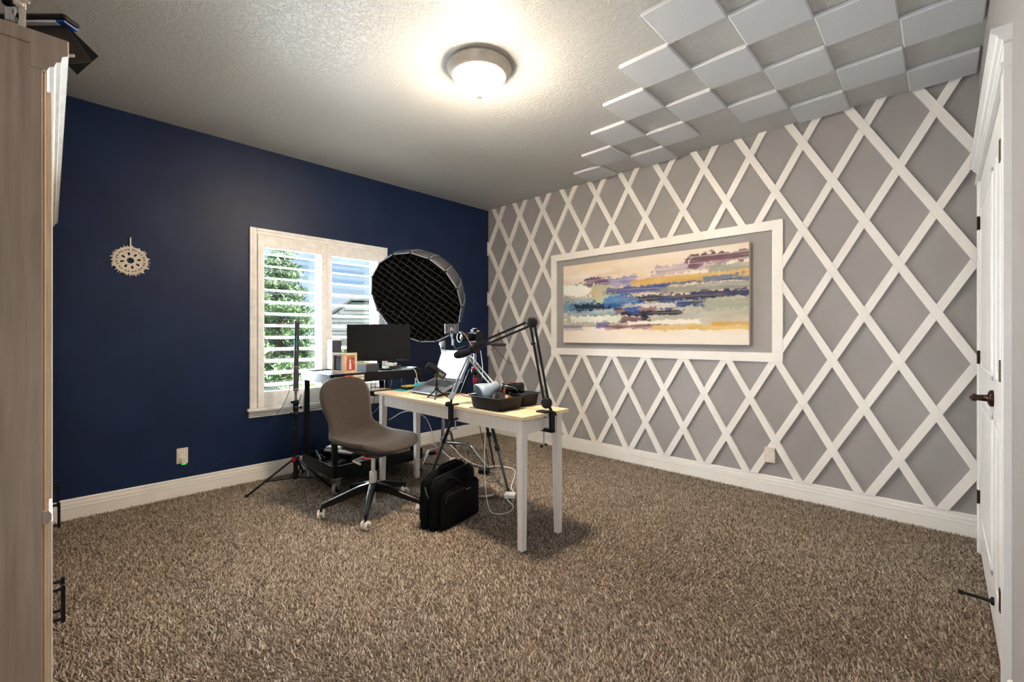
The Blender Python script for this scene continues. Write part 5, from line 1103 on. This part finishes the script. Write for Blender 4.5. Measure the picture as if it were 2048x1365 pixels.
MB().tube(smoothpath([(-.085, -.04, .285), (-.075, -.075, .300), (-.03, -.105, .268), (.02, -.115, .252), (.07, -.105, .275), (.105, -.075, .315), (.11, -.045, .312)], 6), .009, 8).build('handle', 'bag_nylon', bg_)
MB().tube(smoothpath([(-.085, .03, .320), (-.07, .03, .352), (.0, .025, .362), (.08, .03, .360), (.10, .03, .335)], 6), .009, 8).build('handle', 'bag_nylon', bg_)
MB().tube(smoothpath([(-.208, .03, .26), (-.224, .0, .235), (-.226, -.01, .215), (-.214, -.01, .20), (-.205, .01, .215)], 5), .004, 6).build('strap_ring', 'bag_trim', bg_)
slab(-.19, .19, .088, .094, .20, .004, .0, 'bag_nylon', 'rear_sleeve', bg_, .04)
# --- slip on shoe
sh_ = thing('shoe', 'taupe fabric slip on shoe lying behind the laptop bag', 'shoe', (-1.600, -1.585, 0), math.radians(-35))
m_ = MB(); st = [(-.125, .020, .052), (-.11, .034, .062), (-.06, .037, .060), (0, .039, .055), (.05, .046, .048), (.09, .044, .038), (.12, .030, .028), (.135, .012, .020)]
n_ = 12
for x, w, h_ in st: m_.v += [(x, w*math.cos(PI*k/(n_-1)), .012 + h_*math.sin(PI*k/(n_-1))**.8) for k in range(n_)]
for i in range(len(st)-1): m_.f += [(i*n_+k, i*n_+k+1, (i+1)*n_+k+1, (i+1)*n_+k) for k in range(n_-1)]; m_.f += [(i*n_, (i+1)*n_, (i+1)*n_+n_-1, i*n_+n_-1)]
m_.f += [tuple(range(n_)), tuple(range((len(st)-1)*n_, len(st)*n_))]; m_.sm = [True]*len(m_.f); m_.build('upper', 'shoe', sh_)
m_ = MB(); out = [(x, w + .003) for x, w, h_ in st]; poly = out + [(x, -w) for x, w in reversed(out)]; m_.prism(poly, (0, 0, 0), (0, 0, .014), (1, 0, 0), (0, 1, 0)); m_.build('sole', 'shoe_sole', sh_)
MB().tube(smoothpath([(-.118, .018, .062), (-.07, .026, .064), (-.02, .02, .064), (.0, 0, .062), (-.02, -.02, .064), (-.07, -.026, .064), (-.118, -.018, .062)], 4), .004, 6).build('collar', 'bag_trim', sh_)
# --- white charger and its cords
ad = thing('laptop_charger', 'white square laptop charger on the carpet by the desk leg', 'charger', (-1.455, -1.795, 0), math.radians(35))
MB().rbox((-.038, -.038, .001), (.038, .038, .029), .007, 3).build('charger_body', 'white_plastic', ad); MB().rbox((-.010, .036, .009), (.010, .046, .021), .002, 1).build('plug_socket', 'cream_plastic', ad)
def cord(name, pts, r, mat, label, k=6): return tag(rebase(MB().tube(smoothpath(pts, k), r, 7).build(name, mat)), label, 'cable')
cord('charger_cord', [(-1.492, -1.80, .018), (-1.53, -1.85, .008), (-1.57, -1.94, .006), (-1.66, -1.99, .006), (-1.735, -1.965, .006), (-1.755, -1.90, .02), (-1.72, -1.82, .13), (-1.64, -1.72, .32), (-1.575, -1.66, .50), (-1.55, -1.62, .68), (-1.57, -1.60, .752), (-1.66, -1.56, .755)], .0028, 'white_cable', 'white charger cord rising from the carpet to the desk')
cord('charger_cord', [(-1.43, -1.77, .016), (-1.38, -1.76, .008), (-1.30, -1.66, .006), (-1.10, -1.50, .006), (-.96, -1.36, .006), (-.98, -1.18, .006), (-1.08, -1.13, .008), (-1.12, -.98, .02), (-1.13, -.84, .06), (-1.14, -.75, .12), (-1.145, -.69, .14)], .0045, 'white_cable', 'thick white extension cord curving over the carpet to the chrome stand')
ps = thing('power_strip', 'white power strip on the carpet behind the laptop bag', 'power strip', (-1.19, -.80, 0), math.radians(60))
MB().rbox((-.07, -.025, .001), (.07, .025, .035), .005, 2).build('strip_body', 'white_plastic', ps)
for k in range(3): MB().rbox((-.055 + .04*k, -.014, .0348), (-.03 + .04*k, .014, .037), .001, 1).build('socket', 'cream_plastic', ps)
cord('strip_cord', [(-1.20, -.86, .03), (-1.235, -.88, .045), (-1.255, -.80, .08), (-1.27, -.70, .13), (-1.30, -.62, .17), (-1.345, -.55, .16), (-1.40, -.45, .08), (-1.41, -.30, .012)], .005, 'white_cable', 'white cord arching up from the power strip')
cord('floor_cable', [(-1.42, -.62, .008), (-1.36, -.72, .007), (-1.31, -.83, .007), (-1.24, -.87, .02), (-1.20, -.90, .042), (-1.22, -.97, .02), (-1.27, -1.06, .007), (-1.23, -1.14, .007)], .0055, 'black_cable', 'thick black cable looping over the power strip')
cord('floor_cable', [(-1.33, -1.04, .006), (-1.20, -1.02, .008), (-1.12, -1.06, .006), (-1.14, -1.14, .006), (-1.05, -1.20, .006), (-1.02, -1.17, .03), (-1.03, -1.16, .08)], .0045, 'black_cable', 'black cable lying between laptop bag and chrome leg')
cord('hanging_cable', [(-1.52, -1.50, .752), (-1.49, -1.47, .66), (-1.30, -1.30, .40), (-1.16, -1.20, .22), (-1.09, -1.16, .09), (-1.075, -1.155, .03)], .003, 'black_cable', 'thin black cable dropping from the desk to the carpet')
bk = thing('power_brick', 'black power brick on the carpet right of the laptop bag', 'power brick', (-1.20, -1.235, 0), .5)
MB().rbox((-.03, -.045, .001), (.03, .045, .034), .006, 2).build('brick_body', 'black_plastic', bk); MB().box((-.012, -.020, .0335), (.012, .020, .0346)).build('brick_label', 'tube_grey', bk)
cord('floor_cable', [(-1.19, -1.275, .014), (-1.15, -1.33, .006), (-1.19, -1.42, .006), (-1.30, -1.48, .006), (-1.33, -1.41, .006), (-1.24, -1.37, .006), (-1.21, -1.30, .01)], .0022, 'black_cable', 'thin black cable loop on the carpet right of the laptop bag')
pg = thing('plug_connector', 'black plug with red collar on the carpet near navy wall', 'plug', (-1.145, -.43, 0), math.radians(-20))
MB().rbox((-.05, -.018, .001), (.02, .018, .034), .008, 2).build('plug_body', 'black_plastic', pg); MB().lathe([(.0005, 0), (.016, 0), (.018, .004), (.018, .024), (.0005, .026)], (.02, 0, .018), (1, 0, 0), 14).build('plug_collar', 'red_plastic', pg)
cord('floor_cable', [(-1.36, -.38, .006), (-1.28, -.36, .006), (-1.20, -.40, .012), (-1.19, -.415, .016)], .0045, 'black_cable', 'short black cable ending at the red collared plug')
cord('cart_cable', [(-1.69, -.28, .82), (-1.695, -.28, .70), (-1.705, -.28, .60), (-1.73, -.28, .515), (-1.78, -.28, .473), (-1.86, -.28, .465), (-1.95, -.28, .50)], .003, 'black_cable', 'black cord drooping behind cart below the pad controller')
cord('cart_cable', [(-1.84, -.24, .56), (-1.762, -.24, .463), (-1.701, -.24, .399), (-1.614, -.24, .363), (-1.507, -.24, .382), (-1.408, -.24, .423), (-1.322, -.24, .432), (-1.222, -.24, .405), (-1.10, -.24, .33), (-1.02, -.25, .15), (-1.0, -.27, .01)], .004, 'white_cable', 'white cord drooping in an arc behind the desk legs')
cord('cart_cable', [(-1.60, -.42, .82), (-1.585, -.36, .70), (-1.60, -.30, .60), (-1.655, -.28, .52), (-1.72, -.27, .465), (-1.79, -.265, .455)], .0025, 'grey_cable', 'grey cord hanging below the right end of the cart')
cord('cart_cable', [(-1.50, -.60, .60), (-1.47, -.58, .54), (-1.50, -.56, .50), (-1.555, -.56, .49)], .003, 'grey_cable', 'grey cable loop hanging beside the right cart post')
cord('cart_cable', [(-2.30, -.62, .825), (-2.31, -.62, .74), (-2.30, -.66, .66), (-2.26, -.70, .60), (-2.21, -.74, .56)], .003, 'black_cable', 'black cable hanging under cart top left of the chair back')
# ================================================================== GARDEN BEYOND THE WINDOW
GZ = -.35
gnd = struct(MB().box((-30, .2, GZ - .2), (40, 60, GZ)).build('ground', 'lawn'), 'green lawn outside the window')
def leaves(pos, nrm_, size, seed):
    r = np.random.default_rng(seed); n = len(pos); t = r.normal(size=(n, 3)); t /= np.linalg.norm(t, axis=1)[:, None]
    b = np.cross(t, nrm_); b /= (np.linalg.norm(b, axis=1)[:, None] + 1e-9); s_ = size[:, None]
    co = np.stack([pos - b*s_*.28, pos + t*s_*.1 + b*s_*.28, pos + t*s_], 1); return co.reshape(-1, 3), np.arange(3*n).reshape(-1, 3)
def tri_obj(name, co, tri, mat, parent):
    me = bpy.data.meshes.new(name); me.from_pydata([], [], []); me.vertices.add(len(co)); me.vertices.foreach_set('co', co.ravel()); me.loops.add(tri.size); me.loops.foreach_set('vertex_index', tri.ravel().astype(np.int32))
    me.polygons.add(len(tri)); me.polygons.foreach_set('loop_start', np.arange(0, tri.size, 3, dtype=np.int32)); me.update(calc_edges=True); me.materials.append(MATS[mat]); o = bpy.data.objects.new(name, me); C.objects.link(o); o.parent = parent; return o
def conifer(x, y, h, rad, label, seed):
    t = thing('conifer_tree', label, 'tree', (x, y, GZ)); r = np.random.default_rng(seed)
    MB().tube([(0, 0, 0), (0, 0, h*.5), (0, 0, h)], [.12, .07, .01], 8).build('trunk', 'bark', t)
    br = MB(); P_, N_, S_ = [], [], []
    for i in range(170):
        z = h*(.04 + .95*(i/170)); L_ = rad*(1 - z/h)**.8*r.uniform(.75, 1.1) + .05; a = r.uniform(0, 2*PI); dz = L_*r.uniform(-.02, .22)
        tip = np.array([math.cos(a)*L_, math.sin(a)*L_, dz]); br.tube([(0, 0, z), tuple(np.array([0, 0, z]) + tip)], [.012, .004], 4, False)
        for q in range(int(30 + 90*L_)):
            s_ = r.uniform(.15, 1.05); p_ = np.array([0, 0, z]) + tip*s_ + r.normal(0, .05, 3) + np.array([0, 0, -.04*s_]); P_.append(p_); N_.append(r.normal(size=3)); S_.append(r.uniform(.07, .16))
    br.build('branches', 'bark', t); co, tr_ = leaves(np.array(P_), np.array(N_), np.array(S_), seed); o = tri_obj('needles', co, tr_, 'leaf_conifer', t); o['kind'] = 'stuff'
def shrub(x, y, rx, h, mat, label, seed, group):
    t = thing('garden_shrub', label, 'shrub', (x, y, GZ), 0, group); r = np.random.default_rng(seed); n = 2600
    for k in range(5): MB().tube([(0, 0, 0), (r.uniform(-.4, .4)*rx, r.uniform(-.4, .4)*rx, h*.6)], [.02, .008], 5).build('stem', 'bark', t)
    u_ = r.normal(size=(n, 3)); u_ /= np.linalg.norm(u_, axis=1)[:, None]; rad = r.uniform(.55, 1.05, n)**.5; P_ = u_*rad[:, None]*np.array([rx, rx, h*.52]) + np.array([0, 0, h*.52])
    P_ += .12*np.sin(P_*7 + seed); P_[:, 2] = np.clip(P_[:, 2], .02, None)
    co, tr_ = leaves(P_, r.normal(size=(n, 3)), r.uniform(.07, .15, n), seed); o = tri_obj('foliage', co, tr_, mat, t); o['kind'] = 'stuff'
cx1, cy1 = 0.7, 9.27; conifer(cx1, cy1, 4.3, 1.5, 'tall dark green conifer seen through left shutter panel', 3)
cx1, cy1 = 0.81, 14.19; conifer(cx1, cy1, 3.6, 1.4, 'shorter conifer at the left edge of the window view', 4)
for i, (x, y, rx, h, m_, lab) in enumerate(((1.72, 13.96, .8, 1.25, 'leaf_bush', 'light green rounded shrub at left below the tall conifer'), (3.04, 14.76, .8, 1.2, 'leaf_dark', 'dark green shrub to the right of the conifer trunk'), (2.89, 12.33, .8, 1.35, 'leaf_bush', 'light green shrub by the window centre stile'), (1.6, 11.36, .35, .6, 'leaf_bush', 'low light green shrub in front of conifer'), (4.29, 12.89, .8, .95, 'leaf_dark', 'dark shrub in front of the grey house'))):
    shrub(x, y, rx, h, m_, lab, 20 + i, 'garden shrubs')
# grey sided neighbour house
hx_, hy_ = 6.95, 15.75; hs_ = thing('neighbour_house', 'grey sided house with gable roof seen through right shutters', 'house', (hx_, hy_, GZ), math.radians(-36))
MB().box((-2.1, .03, 0), (2.1, 5, 2.3)).build('wall_core', 'siding', hs_)
MB().prism([(-2.1, 2.3), (2.1, 2.3), (.9, 3.15), (-.9, 3.15)], (0, .03, 0), (0, 5, 0), (1, 0, 0), (0, 0, 1)).build('gable_core', 'siding', hs_)
for k in range(16):
    z = .02 + k*.195
    w_ = 2.1 if z + .19 < 2.3 else 2.1 - (z + .19 - 2.3)/.85*1.2
    if w_ < .4: break
    MB().prism([(0, 0), (-.028, 0), (-.008, .19), (0, .19)], (-w_, .03, z), (w_, .03, z), (0, 1, 0), (0, 0, 1)).build('siding_board', 'siding', hs_)
for a, b in (((-2.35, 2.15), (-.9, 3.2)), ((.9, 3.2), (2.35, 2.15))): MB().prism([(0, 0), (.09, 0), (.09, .1), (0, .1)], (a[0], -.04, a[1]), (b[0], -.04, b[1]), (0, 1, 0), (0, 0, 1)).prism([(0, 0), (5.2, 0), (5.2, .06), (0, .06)], (a[0], -.05, a[1] + .06), (b[0], -.05, b[1] + .06), (0, 1, 0), (0, 0, 1)).build('roof_slope', 'shingle', hs_)
MB().box((-.95, -.05, 3.22), (.95, 5.25, 3.30)).build('roof_cap', 'shingle', hs_)
wf2 = MB().box((-.45, -.02, 1.0), (.45, .03, 1.95)).build('window_frame', 'house_trim', hs_); MB().box((-.38, -.03, 1.07), (.38, -.015, 1.88)).build('pane', 'house_glass', wf2)
MB().prism([(0, 0), (1.6, 0), (1.6, .06), (0, .55), (0, .45)], (-2.3, -1.6, 1.05), (-.6, -1.6, 1.05), (0, 1, 0), (0, 0, 1)).build('porch_roof', 'shingle', hs_)
for x in (-2.2, -.7): MB().box((x, -1.5, 0), (x + .1, -1.4, 1.1)).build('porch_post', 'house_trim', hs_)
bpy.context.view_layer.update()
